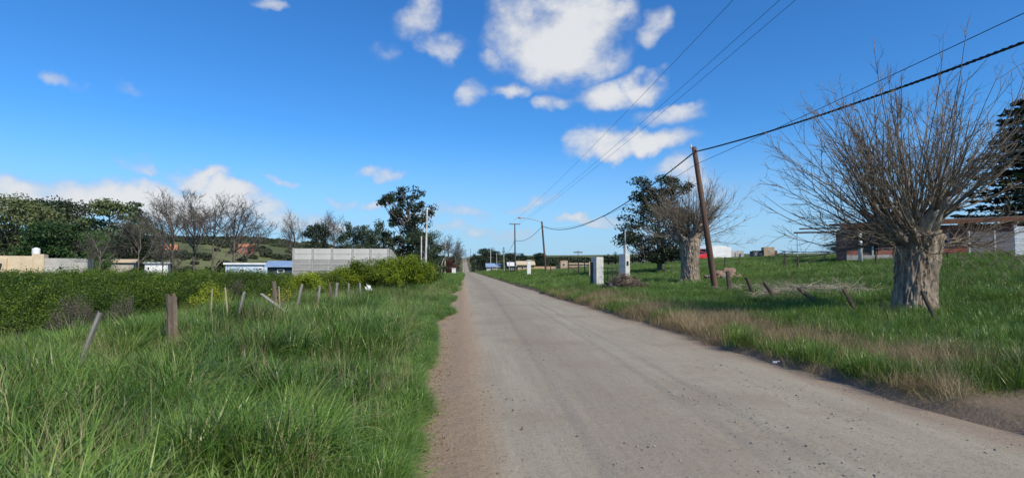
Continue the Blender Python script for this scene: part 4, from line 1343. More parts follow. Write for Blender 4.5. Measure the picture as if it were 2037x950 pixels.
w_ = wall_rows(r, 'side_wall', 30, 155, 513, RENDER, 0.6, 7)
obj('vent', NB().box((0, 0, 0), (0.25, 0.06, 0.25)).mesh('vent', GLASS), w_, (lx(110) - lx(92), -3.52, rowz(532) - (rowz(513) - 0.5) / 2))
wall_rows(r, 'parapet_block', 66, 85, 505, PLASTER, 0.3, 3)
wall_rows(r, 'upper_front', 0, 68, 509, PLASTER, 0.15, 5)
f_ = wall_rows(r, 'front_wall', -60, 30, 514, PLASTER, -0.15, 6)
obj('porch_roof', NB().box((0, 0, 0), (6.5, 2.4, 0.28)).mesh('porch_roof', NAVY), r, (lx(-28), -1.4, rowz(526)))
obj('doorway', NB().box((0, 0, 0), (2.2, 0.08, 2.1)).mesh('doorway', GLASS), r, (lx(-2), -0.2, 1.05))
obj('porch_post', NB().box((0, 0, 0), (0.2, 0.2, 2.9)).mesh('porch_post', PLASTER), r, (lx(22), -2.3, 1.3))
hx, hy, hz_ = r.matrix_basis @ Vector((lx(69), 1.6, rowz(505)))
t = thing('water_tank', 'white round water tank on top of the cream house', 'water tank', (hx, hy, hz_))
tk = NB().tubes(np.array([[0, 0, 0.0], [0, 0, 0.05], [0, 0, 0.2], [0, 0, 0.4], [0, 0, 0.6], [0, 0, 0.70], [0, 0, 0.78]]), np.array([0.40, 0.43, 0.44, 0.43, 0.44, 0.42, 0.30]), 20)
obj('tank_body', tk.mesh('tank_body', TANK, True), t)
obj('lid', NB().tubes(np.array([[0, 0, 0.775], [0, 0, 0.80], [0, 0, 0.86]]), np.array([0.22, 0.22, 0.14]), 16).mesh('lid', TANK), t)


def stand(px, row, d0, d1):
    """how far away the ground reaches a given row"""
    ds = np.linspace(d0, d1, 300)
    e = [abs(Hf(*at(px, q)) - zrow(row, q)) for q in ds]
    return float(ds[int(np.argmin(e))])


def simple_house(name, label, px0, px1, d, top, base, wallmat, roofmat=None, roof='flat', windows=(), door=None, dep=6.0, group=None, rtop=None, cat='house', rz=0.0):
    pmm = FPX / d
    pc = (px0 + px1) / 2
    x, y = at(pc, d)
    z0 = min(zrow(base, d), Hf(x, y)) - 0.2
    rz = -0.75 * math.atan((pc - CX) / FPX) - YAW * 0.5
    r = thing(name, label, cat, (x, y, z0), rz, group)
    W = (px1 - px0) / pmm * math.cos(rz)
    h = zrow(top, d) - z0
    obj('wall', NB().box((0, dep / 2, h / 2), (W, dep, h)).mesh('wall', wallmat), r)
    if roof == 'flat' and roofmat:
        obj('roof', NB().box((0, 0, 0), (W + 0.5, dep + 0.5, 0.22)).mesh('roof', roofmat), r, (0, dep / 2, h + 0.112))
    elif roof == 'shed':
        rh = zrow(rtop, d) - z0 - h
        V = [(-W / 2 - .3, -.4, 0.003), (W / 2 + .3, -.4, 0.003), (W / 2 + .3, dep + .3, rh), (-W / 2 - .3, dep + .3, rh), (-W / 2 - .3, -.4, 0.16), (W / 2 + .3, -.4, 0.16), (W / 2 + .3, dep + .3, rh + .16), (-W / 2 - .3, dep + .3, rh + .16)]
        obj('roof', NB().add(V, [[0, 3, 2, 1], [4, 5, 6, 7], [0, 1, 5, 4], [1, 2, 6, 5], [2, 3, 7, 6], [3, 0, 4, 7]]).mesh('roof', roofmat), r, (0, 0, h))
        obj('gable', NB().add([(-W / 2, 0.1, -.1), (-W / 2, dep - .1, -.1), (-W / 2, dep - .1, rh * .95), (W / 2, 0.1, -.1), (W / 2, dep - .1, -.1), (W / 2, dep - .1, rh * .95)],
                              [[1, 4, 5, 2]], [[0, 2, 1], [3, 4, 5]]).mesh('gable', wallmat), r, (0, 0, h))
    elif roof == 'gable':
        rh = zrow(rtop, d) - z0 - h
        V = [(-W / 2 - .3, -.4, 0.004), (W / 2 + .3, -.4, 0.004), (W / 2 + .3, dep / 2, rh), (-W / 2 - .3, dep / 2, rh), (-W / 2 - .3, dep + .4, 0.004), (W / 2 + .3, dep + .4, 0.004)]
        V = V + [(a, b, c + .15) for a, b, c in V]
        obj('roof', NB().add(V, [[6, 7, 8, 9], [9, 8, 11, 10], [0, 3, 2, 1], [3, 4, 5, 2], [0, 1, 7, 6], [4, 10, 11, 5], [0, 6, 9, 3], [3, 9, 10, 4], [1, 2, 8, 7], [2, 5, 11, 8]]).mesh('roof', roofmat), r, (0, 0, h))
        for sg in (-1, 1):
            xg = sg * (W / 2 - .02)
            obj('gable', NB().add([(xg, 0.1, -.1), (xg, dep - .1, -.1), (xg, dep / 2, rh * .95), (xg - sg * .1, 0.1, -.1), (xg - sg * .1, dep - .1, -.1), (xg - sg * .1, dep / 2, rh * .95)],
                                  [[0, 3, 4, 1], [1, 4, 5, 2], [2, 5, 3, 0]], [[0, 1, 2], [3, 5, 4]]).mesh('gable', wallmat), r, (0, 0, h))
    for a, b, c, e in windows:          # px0, px1, row0, row1
        win(r, 'window', (((a + b) / 2 - pc) / pmm, -0.02, zrow((c + e) / 2, d) - z0), (b - a) / pmm, (e - c) / pmm)
    if door:
        a, b, c, e = door
        obj('door', NB().box((0, 0, 0), ((b - a) / pmm, 0.06, (e - c) / pmm)).mesh('door', GLASS), r, (((a + b) / 2 - pc) / pmm, -0.025, zrow((c + e) / 2, d) - z0))
    return r


simple_house('white_house', 'small white house half hidden behind the cream house roof', 26, 62, 100, 497, 545, WHITE, RENDER, 'flat', [(33, 38, 502, 507)])
simple_house('long_shed', 'long low weathered shed right of the cream house', 156, 262, 92, 522, 548, RENDER, PLASTER, 'shed', [(205, 212, 530, 538)], (160, 178, 532, 548), 5, rtop=516)
simple_house('white_shed', 'small white shed under the low bare tree', 291, 333, 80, 524, 548, WHITE, GALV, 'flat', [(296, 301, 530, 538)], None, 4)
simple_house('hillside_house', 'white hillside house with an orange roof behind the bare trees', 328, 350, stand(339, 508, 100, 400), 497, 508, WHITE, ROOFORANGE, 'gable', [(334, 338, 500, 504)], None, 5, rtop=486)
simple_house('hillside_house', 'low whitewashed hillside house left of the orange-roofed one', 272, 322, stand(297, 510, 100, 400), 502, 510, WHITE, RENDER, 'flat', [(290, 296, 502, 505)], None, 5)
simple_house('brick_shed', 'unplastered red brick house on the far hillside right of the bare trees', 475, 503, stand(489, 505, 100, 420), 491, 505, BRICK, ROOFORANGE, 'gable', [(482, 487, 494, 499)], (492, 497, 494, 504), 5, rtop=485)
simple_house('pale_blue_house', 'pale blue and white flat house left of the concrete wall', 452, 531, 72, 526, 548, BLUEW, WHITE, 'flat', [(478, 488, 534, 538), (512, 520, 532, 537)], None, 6)
simple_house('blue_roofed_house', 'house with a sloping blue sheet roof against the concrete wall', 534, 592, 64, 531, 552, NAVY, ROOFBLUE, 'shed', [(553, 566, 535, 542)], (538, 548, 534, 548), 5, rtop=520)

# ------------------------------------------------------------------ left: precast concrete wall
D = 48.0
pm = FPX / D
r = place('concrete_wall', 'tall grey wall of precast concrete slabs behind the left shrubs', 'wall', 680, D, R(1.0))


def lx(px):
    return (px - 680) / pm


z_top = zrow(494, D) - r.location.z
rows_ = 8
rh = (z_top + 0.3) / rows_
posts_px = (587, 624, 661, 701, 736, 771)
for k, p in enumerate(posts_px):
    obj('post', NB().box((0, 0, 0), (0.14, 0.13, z_top + 0.32)).mesh('post', CONC), r, (lx(p), 0, (z_top - 0.30) / 2 + 0.02))
slab_cache = {}
for k in range(5):
    w_ = (posts_px[k + 1] - posts_px[k]) / pm - 0.162
    for j in range(rows_):
        key = (round(w_, 2), j >= rows_ - 2)
        if key not in slab_cache:
            nb = NB().box((0, 0, 0), (w_, 0.06, rh - 0.018))
            if j < rows_ - 2:           # lower slabs carry a stone pattern in relief
                for q in range(4):
                    for s in range(2):
                        nb.box((-w_ / 2 + (q + 0.5) * w_ / 4 + (0.0 if s else 0.03), -0.034, -rh / 4 + s * rh / 2), (w_ / 4 - 0.04, 0.018, rh / 2 - 0.045))
            slab_cache[key] = nb.mesh('slab', CONC_L if j >= rows_ - 2 else CONC)
        obj('slab', slab_cache[key], r, ((lx(posts_px[k]) + lx(posts_px[k + 1])) / 2, random.uniform(-0.008, 0.008), -0.3 + rh * (j + 0.5)))
# the return falling away behind the right-hand post
V = []
for y_, zt in ((0.1, z_top - 0.05), (6.5, z_top - 0.75)):
    V += [(0, y_, -0.3), (0.14, y_, -0.3), (0.14, y_, zt), (0, y_, zt)]
obj('return_wall', NB().add(V, [[0, 1, 2, 3], [4, 7, 6, 5], [0, 3, 7, 4], [1, 5, 6, 2], [3, 2, 6, 7], [0, 4, 5, 1]]).mesh('return_wall', CONC), r, (lx(771) + 0.1, 0, 0))


# ------------------------------------------------------------------ fence posts
def post_mesh(h, w, seed, jag=0.05, sides=8, wob=0.04, bend=0.0):
    """a hewn post: uneven section, splintered top, reaches 0.4 m into the ground"""
    rg = np.random.default_rng(seed)
    K = 12
    zz = np.linspace(-0.4, h, K)
    th = np.arange(sides) / sides * 2 * np.pi
    prof = 1 + 0.16 * rg.normal(size=sides)
    V = np.zeros((K, sides, 3))
    off = np.cumsum(rg.normal(0, wob * w * 0.5, (K, 2)), 0)
    for k in range(K):
        rr = w / 2 * prof * (1 + 0.06 * rg.normal(size=sides)) * (1.05 - 0.18 * k / K)
        V[k, :, 0] = np.cos(th) * rr + off[k, 0] + bend * (zz[k] / max(h, .1)) ** 2
        V[k, :, 1] = np.sin(th) * rr + off[k, 1]
        V[k, :, 2] = zz[k]
    V[-1, :, 2] += rg.uniform(-jag, jag, sides)
    nb = NB()
    ii = np.arange(K - 1)[:, None] * sides + np.arange(sides)[None]
    jj = np.arange(K - 1)[:, None] * sides + ((np.arange(sides) + 1) % sides)[None]
    top = np.concatenate([V[-1], [V[-1].mean(0) - np.array([0, 0, jag * 0.5])]])
    nb.add(V.reshape(-1, 3), np.stack([ii, jj, jj + sides, ii + sides], -1).reshape(-1, 4))
    nb.add(top, None, [[i, (i + 1) % sides, sides] for i in range(sides)])
    return nb


def fence_post(label, top_px, top_row, base_px, d, w, mat, seed, group, jag=0.04, base_z=None, name='fence_post', d_top=None, sides=8, bend=0.0):
    x, y = at(base_px, d)
    z = Hf(x, y) if base_z is None else base_z
    dt = d_top or d
    xt, yt = at(top_px, dt)
    v = Vector((xt - x, yt - y, zrow(top_row, dt) - z))
    o = obj(name, post_mesh(v.length, w, seed, jag, sides, 0.04, bend).mesh(name, mat), None, (x, y, z))
    o.rotation_euler = v.to_track_quat('Z', 'Y').to_euler()
    tag(o, label, 'fence post', group)
    return o


def dl_(px):
    return -5.6 / ((px - CX) / FPX * math.cos(YAW) + math.sin(YAW))


LF = 'old fence posts on the left verge'
fence_post('pale silvered post leaning right, nearest on the left', 203, 621, 160, dl_(180), 0.085, WOOD_GREY, 1, LF, 0.03)
fence_post('thick brown rotten post with a splintered top', 344, 588, 348, dl_(345), 0.19, WOOD_BROWN, 2, LF, 0.06, sides=14)
fence_post('slim grey post leaning right beside the broken strut', 488, 580, 474, dl_(480), 0.085, WOOD_GREY, 3, LF)
fence_post('upright brown post that carries the broken strut', 546, 560, 549, dl_(548), 0.12, WOOD_BROWN, 4, LF)
fence_post('broken strut lying slantwise against the upright brown post', 520, 583, 566, dl_(548) - 0.25, 0.10, WOOD_GREY, 5, LF, base_z=0.42, d_top=dl_(548) - 0.3)
fence_post('thin straw-coloured stake, left of a pair in front of the bright shrub', 424, 574, 422, 14.0, 0.035, WOOD_STAKE, 6, LF)
fence_post('thin straw-coloured stake, right of a pair in front of the bright shrub', 450, 573, 459, 14.3, 0.04, WOOD_STAKE, 7, LF)
fence_post('slim straw-coloured stake just right of the broken strut', 556, 570, 560, 17.8, 0.04, WOOD_STAKE, 16, LF)
fence_post('grey post leaning right, alone in the middle of the left fence', 603, 566, 591, dl_(598), 0.11, WOOD_GREY, 8, LF)
fence_post('grey post left of the close pair of posts', 638, 568, 634, dl_(636), 0.10, WOOD_GREY, 9, LF)
fence_post('left post of the close pair, leaning left', 657, 563, 662, dl_(659), 0.085, WOOD_BROWN, 10, LF)
fence_post('right post of the close pair, thicker and grey', 671, 563, 667, dl_(668), 0.13, WOOD_GREY, 11, LF)
fence_post('pale upright post second from the white bag', 695, 563, 694, dl_(695), 0.10, WOOD_GREY, 12, LF)
fence_post('pale upright post next to the white bag', 716, 562, 718, dl_(717), 0.11, WOOD_GREY, 13, LF)
fence_post('thin post that the white bag hangs on', 730, 563, 733, dl_(732), 0.07, WOOD_GREY, 14, LF)


def blob(nb, c, r, rg, seg=14, rings=9, amp=0.15):
    V = []
    for i in range(rings + 1):
        a = math.pi * i / rings
        for j in range(seg):
            b = 2 * math.pi * j / seg
            v = np.array([math.sin(a) * math.cos(b), math.sin(a) * math.sin(b), math.cos(a)])
            n_ = mnoise.fractal(Vector(v * 1.7 + np.array(c)), 0.6, 2.0, 4)
            V.append(np.asarray(c) + v * np.asarray(r) * (1 + amp * n_ * 2))
    ii = np.arange(rings)[:, None] * seg + np.arange(seg)[None]
    jj = np.arange(rings)[:, None] * seg + ((np.arange(seg) + 1) % seg)[None]
    nb.add(V, np.stack([ii, ii + seg, jj + seg, jj], -1).reshape(-1, 4))
    return nb


x, y = at(738, dl_(735) - 0.1)
zb = zrow(577, dl_(735))
r = thing('plastic_bag', 'crumpled white plastic bag caught on the left fence', 'bag', (x, y, zb))
nb = blob(NB(), (0, 0, 0), (0.20, 0.15, 0.26), None, 22, 16, 0.3)
V0 = nb.V[0]
V0[:, 0] += -0.55 * np.clip(V0[:, 2], -0.1, 1) - 0.05
V0[:, 0] *= 1 - 0.9 * np.clip(V0[:, 2] - 0.02, 0, 1)
obj('pouch', nb.mesh('pouch', BAG, True), r)
obj('handle_loop', NB().tubes(np.array([[-0.16, 0, 0.2], [-0.2, 0.01, 0.3], [-0.17, 0.02, 0.38], [-0.13, 0.01, 0.3], [-0.12, 0, 0.2]]), np.full(5, 0.018), 6).mesh('handle_loop', BAG, True), r)

# ------------------------------------------------------------------ poles and lines
def pole(name, label, base_px, base_d, top_px, top_row, r0, r1, mat, top_d=None, group=None, crossarm=None, cat='utility pole', lamp=None, insul=True):
    x, y = at(base_px, base_d)
    z = Hf(x, y)
    td = top_d or base_d
    xt, yt = at(top_px, td)
    v = Vector((xt - x, yt - y, zrow(top_row, td) - z))
    o = thing(name, label, cat, (x, y, z), 0, group)
    K = 10
    s = np.linspace(0, 1, K)[:, None]
    P = np.array(v)[None] * s
    P = np.concatenate([[-np.array(v) * 0.06], P])
    obj('shaft', NB().tubes(P, np.concatenate([[r0], np.linspace(r0, r1, K)]), 12).mesh('shaft', mat, True), o)
    if crossarm:
        for frac, half in crossarm:
            c = obj('crossarm', NB().box((0, 0, 0), (2 * half, 0.10, 0.12)).mesh('crossarm', WOOD_DARK), o, tuple(np.array(v) * frac))
            for q in (-0.92, -0.35, 0.35, 0.92):
                obj('insulator', NB().tubes(np.array([[0, 0, 0.06], [0, 0, 0.12], [0, 0, 0.16], [0, 0, 0.22]]), np.array([0.02, 0.05, 0.035, 0.03]), 8).mesh('insulator', LAMPLENS), c, (q * half, 0, 0))
    elif insul:
        obj('bracket', NB().box((0, 0, 0), (0.05, 0.30, 0.05)).mesh('bracket', IRON), o, tuple(np.array(v) * 0.975))
    return o, Vector((x, y, z)), v


lean_o, lb_, lv_ = pole('utility_pole', 'reddish wooden pole leaning left in front of the smaller pollarded tree', 1422, 27, 1384, 290, 0.155, 0.11, WOOD_POLE, group='wooden utility poles')
obj('insulator', NB().tubes(np.array([[0, 0, 0], [0, 0, 0.06], [0, 0, 0.1], [0, 0, 0.2]]), np.array([0.03, 0.05, 0.035, 0.03]), 8).mesh('insulator', LAMPLENS), lean_o, tuple(np.array(lv_) * 0.99 + np.array([-0.16, 0, 0])))
lamp_o, pb_, pv_ = pole('lamp_pole', 'dark wooden pole with a long street lamp arm', 1086, 80, 1078, 440, 0.15, 0.11, WOOD_DARK, cat='lamp pole')
ax_, ay_ = at(1040, 80)
arm_end = Vector((ax_, ay_, zrow(433, 80))) - pb_
a0 = np.array(pv_) * 0.985
P = np.stack([a0 * (1 - t) + np.array(arm_end) * t + np.array([0, 0, 0.12]) * math.sin(t * math.pi) for t in np.linspace(0, 1, 8)])
arm = obj('lamp_arm', NB().tubes(P, np.full(8, 0.045), 8).mesh('lamp_arm', GALV, True), lamp_o)
hd = NB().tubes(np.array([[0, 0, 0], [-0.1, 0, 0.02], [-0.35, 0, 0.06], [-0.62, 0, 0.06], [-0.72, 0, 0.03]]), np.array([0.05, 0.10, 0.15, 0.13, 0.04]), 12)
head = obj('lamp_head', hd.mesh('lamp_head', GALV, True), lamp_o, tuple(arm_end))
obj('lens', NB().tubes(np.array([[-0.18, 0, -0.03], [-0.36, 0, -0.06], [-0.58, 0, -0.03]]), np.array([0.07, 0.11, 0.07]), 10).mesh('lens', LAMPLENS, True), head)
t_o, tb_, tv_ = pole('utility_pole', 'dark pole with a crossarm left of the lamp pole', 1025, 100, 1024, 444, 0.15, 0.10, WOOD_DARK, crossarm=[(0.985, 1.0)], group='wooden utility poles')

FP = 'far poles along the right side of the road'
far_poles = [pole('utility_pole', 'thin far pole just left of the dark fir', 988, 160, 988, 503, 0.11, 0.08, CONC, group=FP),
             pole('utility_pole', 'pale far pole carrying a crossbar before the dark trees', 976, 195, 976, 494, 0.13, 0.09, CONC_L, group=FP, crossarm=[(0.6, 0.9)]),
             pole('utility_pole', 'grey far pole in front of the narrow fir', 1003, 135, 1002, 506, 0.11, 0.08, CONC, group=FP),
             pole('utility_pole', 'short far pole nearest the far road on its right', 946, 330, 946, 498, 0.16, 0.12, CONC, group=FP),
             pole('utility_pole', 'slender dark far pole between the pale poles', 967, 250, 967, 497, 0.13, 0.10, WOOD_DARK, group=FP),
             pole('utility_pole', 'short grey far pole left of the tan building', 1013, 120, 1013, 519, 0.09, 0.08, CONC, group=FP),
             pole('utility_pole', 'farthest pole on the crest of the far hill', 936, 640, 936, 494, 0.2, 0.16, WOOD_DARK, group=FP),
             pole('utility_pole', 'thin dark pole standing behind the fence left of the gate', 1150, 70, 1150, 497, 0.04, 0.03, IRON, group=FP, crossarm=[(0.9, 0.55)])]
LP_ = 'poles on the left side of the road'
pole('utility_pole', 'tall pale pole in front of the tall eucalyptus', 846, 60, 849, 412, 0.13, 0.09, CONC_L, group=LP_)
pole('utility_pole', 'short pale pole left of the tall pale one', 838, 74, 838, 470, 0.10, 0.08, CONC_L, group=LP_)
pole('utility_pole', 'wooden pole by the rust-red shrub on the left verge', 885, 138, 886, 468, 0.17, 0.13, WOOD_STAKE, group=LP_)
x, y = at(879, 128)
o = obj('bent_post', NB().tubes(np.array([[0, 0, -0.3], [0, 0, 1.5], [0.02, 0, 2.6], [0.25, 0, 3.4], [0.75, 0, 3.9]]), np.array([0.11, 0.11, 0.10, 0.10, 0.09]), 10).mesh('bent_post', CONC_L, True), None, (x, y, Hf(x, y)))
tag(o, 'pale post with a bent top beside the wooden pole', 'post')
x, y = at(903, 140)
r = thing('meter_box', 'small white box on the left verge near the far road', 'meter box', (x, y, Hf(x, y)))
obj('cabinet', NB().box((0, 0, 0.9), (1.0, 0.8, 1.4), taper=0.94).mesh('cabinet', WHITE), r)
obj('cap', NB().box((0, 0, 1.66), (1.15, 0.95, 0.1)).mesh('cap', CONC_L), r)


def hang(a, b, sag, K=40):
    s = np.linspace(0, 1, K)[:, None]
    a, b = np.array(a), np.array(b)
    return a * (1 - s) + b * s - np.array([0, 0, 1.0]) * 4 * sag * s * (1 - s)


def cable(label, a, b, sag, r, name='overhead_cable', group='overhead lines', twist=0):
    P = hang(a, b, sag, 60 if not twist else 260)
    if twist:                             # bundle of insulated cores laid round each other
        nb = NB()
        for k in range(3):
            ph = np.linspace(0, twist * 2 * np.pi, len(P)) + k * 2.094
            nb.tubes(P + np.stack([np.cos(ph) * r, 0 * ph, np.sin(ph) * r], 1), np.full(len(P), r * 0.95), 5)
    else:
        nb = NB().tubes(P, np.full(len(P), r), 5)
    o = obj(name, nb.mesh(name, CABLE, True))
    return tag(o, label, 'cable', group)


top1 = lb_ + lv_ * 0.965
top2 = pb_ + pv_ * 0.91
top3 = tb_ + tv_ * 0.66
near = Vector((top1.x + 0.2, -18.0, top1.z + 0.2))
cable('thick twisted cable from the leaning pole to the right edge', top1, near, 1.25, 0.021, twist=90)
cable('thick twisted cable sagging from the leaning pole to the lamp pole', top1, top2, 1.75, 0.021, twist=90)
cable('cable sagging between the lamp pole and the pole with the crossarm', top2, top3, 0.8, 0.03)
cable('cable running from the crossarm pole towards the far poles', top3, far_poles[2][1] + far_poles[2][2] * 0.97, 0.5, 0.03)
low1 = lb_ + lv_ * 0.88
cable('thin cable above the thick one running out at the right edge', low1, Vector((low1.x + 0.1, -14, low1.z + 0.95)), 0.28, 0.010)
cable('thin cable just below the thick one left of the leaning pole', low1, top2 + Vector((0, 0, 0.05)), 1.35, 0.010)
arm_c = tb_ + tv_ * 0.985
for q, end, lab in ((-0.70, (8.3, -12.0, 11.0), 'leftmost of three thin wires crossing the clouds'), (0.55, (9.7, -12.0, 10.9), 'middle one of three thin wires crossing the clouds'),
                    (0.92, (10.05, -12.0, 10.75), 'rightmost of three thin wires crossing the clouds')):
    cable(lab, arm_c + Vector((q, 0, 0.2)), Vector(end), 0.9, 0.0075, name='overhead_wire')

# ------------------------------------------------------------------ right: gate
def pillar(label, px, d, base_row, top_row, w, mat, rz, seed):
    x, y = at(px, d)
    z0 = min(Hf(x, y), zrow(base_row, d)) - 0.1
    h = zrow(top_row, d) - z0
    r = thing('gate_pillar', label, 'gate pillar', (x, y, z0), rz, 'concrete gate pillars')
    obj('shaft', NB().box((0, 0, h / 2), (w, w, h)).mesh('shaft', mat), r)
    return r, h


gp1, gh1 = pillar('left gate pillar of pale rough concrete, nearer the road', 1188, 37, 573, 511, 0.56, CONC_L, R(24), 1)
obj('black_panel', NB().box((0, 0, 0), (0.05, 0.22, 1.6)).mesh('black_panel', IRON), gp1, (-0.33, 0.19, gh1 - 1.15))
gp2, gh2 = pillar('right gate pillar of pale concrete with a meter pipe on top', 1242, 46, 556, 505, 0.62, CONC_L, R(40), 2)
obj('meter_window', NB().box((0, 0, 0), (0.26, 0.04, 0.34)).mesh('meter_window', GLASS), gp2, (-0.05, -0.325, gh2 - 0.75))
obj('footing', NB().box((0, 0, 0), (1.1, 1.0, 0.5), taper=0.8).mesh('footing', CONC), gp2, (-0.15, 0, 0.16))
obj('pipe_base', NB().box((0, 0, 0), (0.20, 0.20, 0.75)).mesh('pipe_base', CONC_L), gp2, (0.12, 0.0, gh2 + 0.377))
obj('pipe', NB().tubes(np.array([[0, 0, 0], [0, 0, 0.6], [0, 0, 1.05], [0.0, 0, 1.10]]), np.array([0.055, 0.05, 0.05, 0.05]), 10).mesh('pipe', GALV, True), gp2, (0.12, 0, gh2 + 0.75))
x, y = at(1246, 46)
px_top = Vector((x, y, zrow(462, 46)))
cap_o = obj('pipe_cap', NB().tubes(np.array([[0, 0, 0], [0, 0, 0.1]]), np.array([0.09, 0.07]), 10).mesh('pipe_cap', GALV), gp2, (0.12, 0, gh2 + 1.84))
mid = hang(top1, top2, 1.75)
tp = gp2.matrix_basis @ Vector((0.12, 0, gh2 + 1.9))
kk = int(np.argmin([abs(v_ - 1205) for v_ in [CX + FPX * (q_[0] * math.cos(YAW) - q_[1] * math.sin(YAW)) / (q_[0] * math.sin(YAW) + q_[1] * math.cos(YAW)) for q_ in mid]]))
cable('thin service wire dropping from the thick cable to the gate pillar pipe', Vector(mid[kk]), tp, 0.25, 0.012, name='service_wire')

# the gate: a low iron frame with bars between the pillars
x0, y0 = at(1196, 37.4)
x1, y1 = at(1228, 45.6)
zg = max(Hf(x0, y0), Hf(x1, y1))
r = thing('iron_gate', 'low black iron gate frame between the two concrete pillars', 'gate', (x0, y0, Hf(x0, y0)), math.atan2(y1 - y0, x1 - x0))
gw = math.hypot(x1 - x0, y1 - y0)
z_a = zrow(533, 40) - Hf(x0, y0)
obj('top_rail', NB().box((gw / 2, 0, z_a), (gw, 0.06, 0.08)).mesh('top_rail', IRON), r)
obj('bottom_rail', NB().box((gw / 2, 0, 0.25), (gw, 0.06, 0.06)).mesh('bottom_rail', IRON), r)
for k in range(4):
    obj('upright', NB().box((0, 0, 0), (0.06, 0.055, z_a - 0.05)).mesh('upright', IRON), r, (gw * (0.03 + 0.94 * k / 3), 0, z_a / 2))
obj('brace', NB().tubes(np.array([[0.1, 0.0, 0.3], [gw - 0.1, 0.0, z_a - 0.08]]), np.array([0.02, 0.02]), 6).mesh('brace', IRON), r)

# ------------------------------------------------------------------ right: fences
RF = 'leaning dark posts of the near right fence'
fence_post('upright dark post just right of the leaning pole', 1448, 540, 1451, 24.3, 0.19, WOOD_DARK, 31, RF)
fence_post('slim dark post leaning left, first of the leaning row', 1484, 552, 1499, 22.6, 0.13, WOOD_DARK, 32, RF)
fence_post('dark post leaning left, second of the leaning row', 1518, 560, 1543, 20.6, 0.14, WOOD_DARK, 33, RF)
fence_post('grey-brown post leaning far over in front of the brushwood', 1586, 574, 1632, 17.6, 0.10, WOOD_BROWN, 34, RF)
fence_post('dark post leaning left between the brushwood and the big tree', 1676, 574, 1706, 14.9, 0.10, WOOD_DARK, 35, RF)
fence_post('dark post leaning against the foot of the big tree', 1833, 580, 1862, 12.7, 0.10, WOOD_DARK, 36, RF)
BF = 'thin posts of the back fence across the right field'
BACK = [(1321, 525, 48, 'thin dark post between the gate and the smaller pollarded tree'), (1441, 511, 52, 'dark post in front of the white building'),
        (1470, 505, 56, 'dark post right of the white building'), (1560, 503, 45, 'left dark post of the middle group behind the brushwood'), (1575, 501, 60, 'slender farther post of the middle group behind the brushwood'),
        (1586, 510, 40, 'right dark post of the middle group, nearest the brushwood'), (1742, 498, 40, 'thin post in front of the brick house doorway'), (1530, 508, 62, 'thin post before the dark far building'),
        (1640, 505, 50, 'thin pale post left of the brick house'), (1885, 500, 40, 'thin post in front of the brick house right of the trunk')]
back_pts = []
for k, (p, row, d, lab) in enumerate(BACK):
    o = fence_post(lab, p + 1, row, p, d, 0.13 if k not in (4, 7, 8) else 0.09, WOOD_DARK if k != 8 else WOOD_STAKE, 40 + k, BF)
    back_pts.append((p, d, o.location.copy(), row))
GF = 'dark posts of the fence left of the gate'
for k, (p, row, d, lab) in enumerate([(1131, 520, 66, 'thick dark post with a slanting brace left of the gate'), (1163, 521, 62, 'dark post midway between the brace and the gate'), (1151, 522, 64, 'slim dark post right of the braced one'),
                                      (1173, 520, 56, 'tan wooden post beside the left gate pillar'), (1095, 527, 72, 'slim dark post left of the braced one')]):
    fence_post(lab, p, row, p, d, 0.14, WOOD_DARK if k != 3 else WOOD_STAKE, 60 + k, GF)
x, y = at(1133, 66)
x2, y2 = at(1158, 65)
o = obj('fence_brace', NB().tubes(np.array([[0, 0, 0.9], [x2 - x, y2 - y, 0.05]]), np.array([0.06, 0.06]), 8).mesh('fence_brace', WOOD_DARK), None, (x, y, Hf(x, y)))
tag(o, 'slanting wooden brace of the fence left of the gate', 'brace')


def strand(label, pts, r=0.006, name='fence_wire', group='fence wires in the right field'):
    P = []
    for a, b in zip(pts[:-1], pts[1:]):
        P.append(hang(a, b, 0.03, 8)[:-1])
    P.append([np.array(pts[-1])])
    P = np.concatenate(P)
    return tag(obj(name, NB().tubes(P, np.full(len(P), r), 4).mesh(name, WIREM), None), label, 'fence wire', group)


order = sorted([q for q in back_pts if q[1] < 58], key=lambda q: q[0])
for k, (hgt, lab) in enumerate(((0.45, 'lowest wire of the back fence'), (0.8, 'middle wire of the back fence'), (1.1, 'top wire of the back fence'))):
    strand(lab + ' across the right field', [tuple(q[2] + Vector((0, 0, hgt))) for q in order], 0.007)

# ------------------------------------------------------------------ right: buildings
# brick house behind the big tree
D = 46.0
pm = FPX / D
x, y = at(1812, D)
z0 = Hf(x, y) - 0.15
r = thing('brick_house', 'unfinished red brick house behind the big bare tree', 'house', (x, y, z0), R(-26))


def lx(px):
    return (px - 1812) / pm


zt = zrow(449, D) - z0
W = lx(1926) - lx(1701)
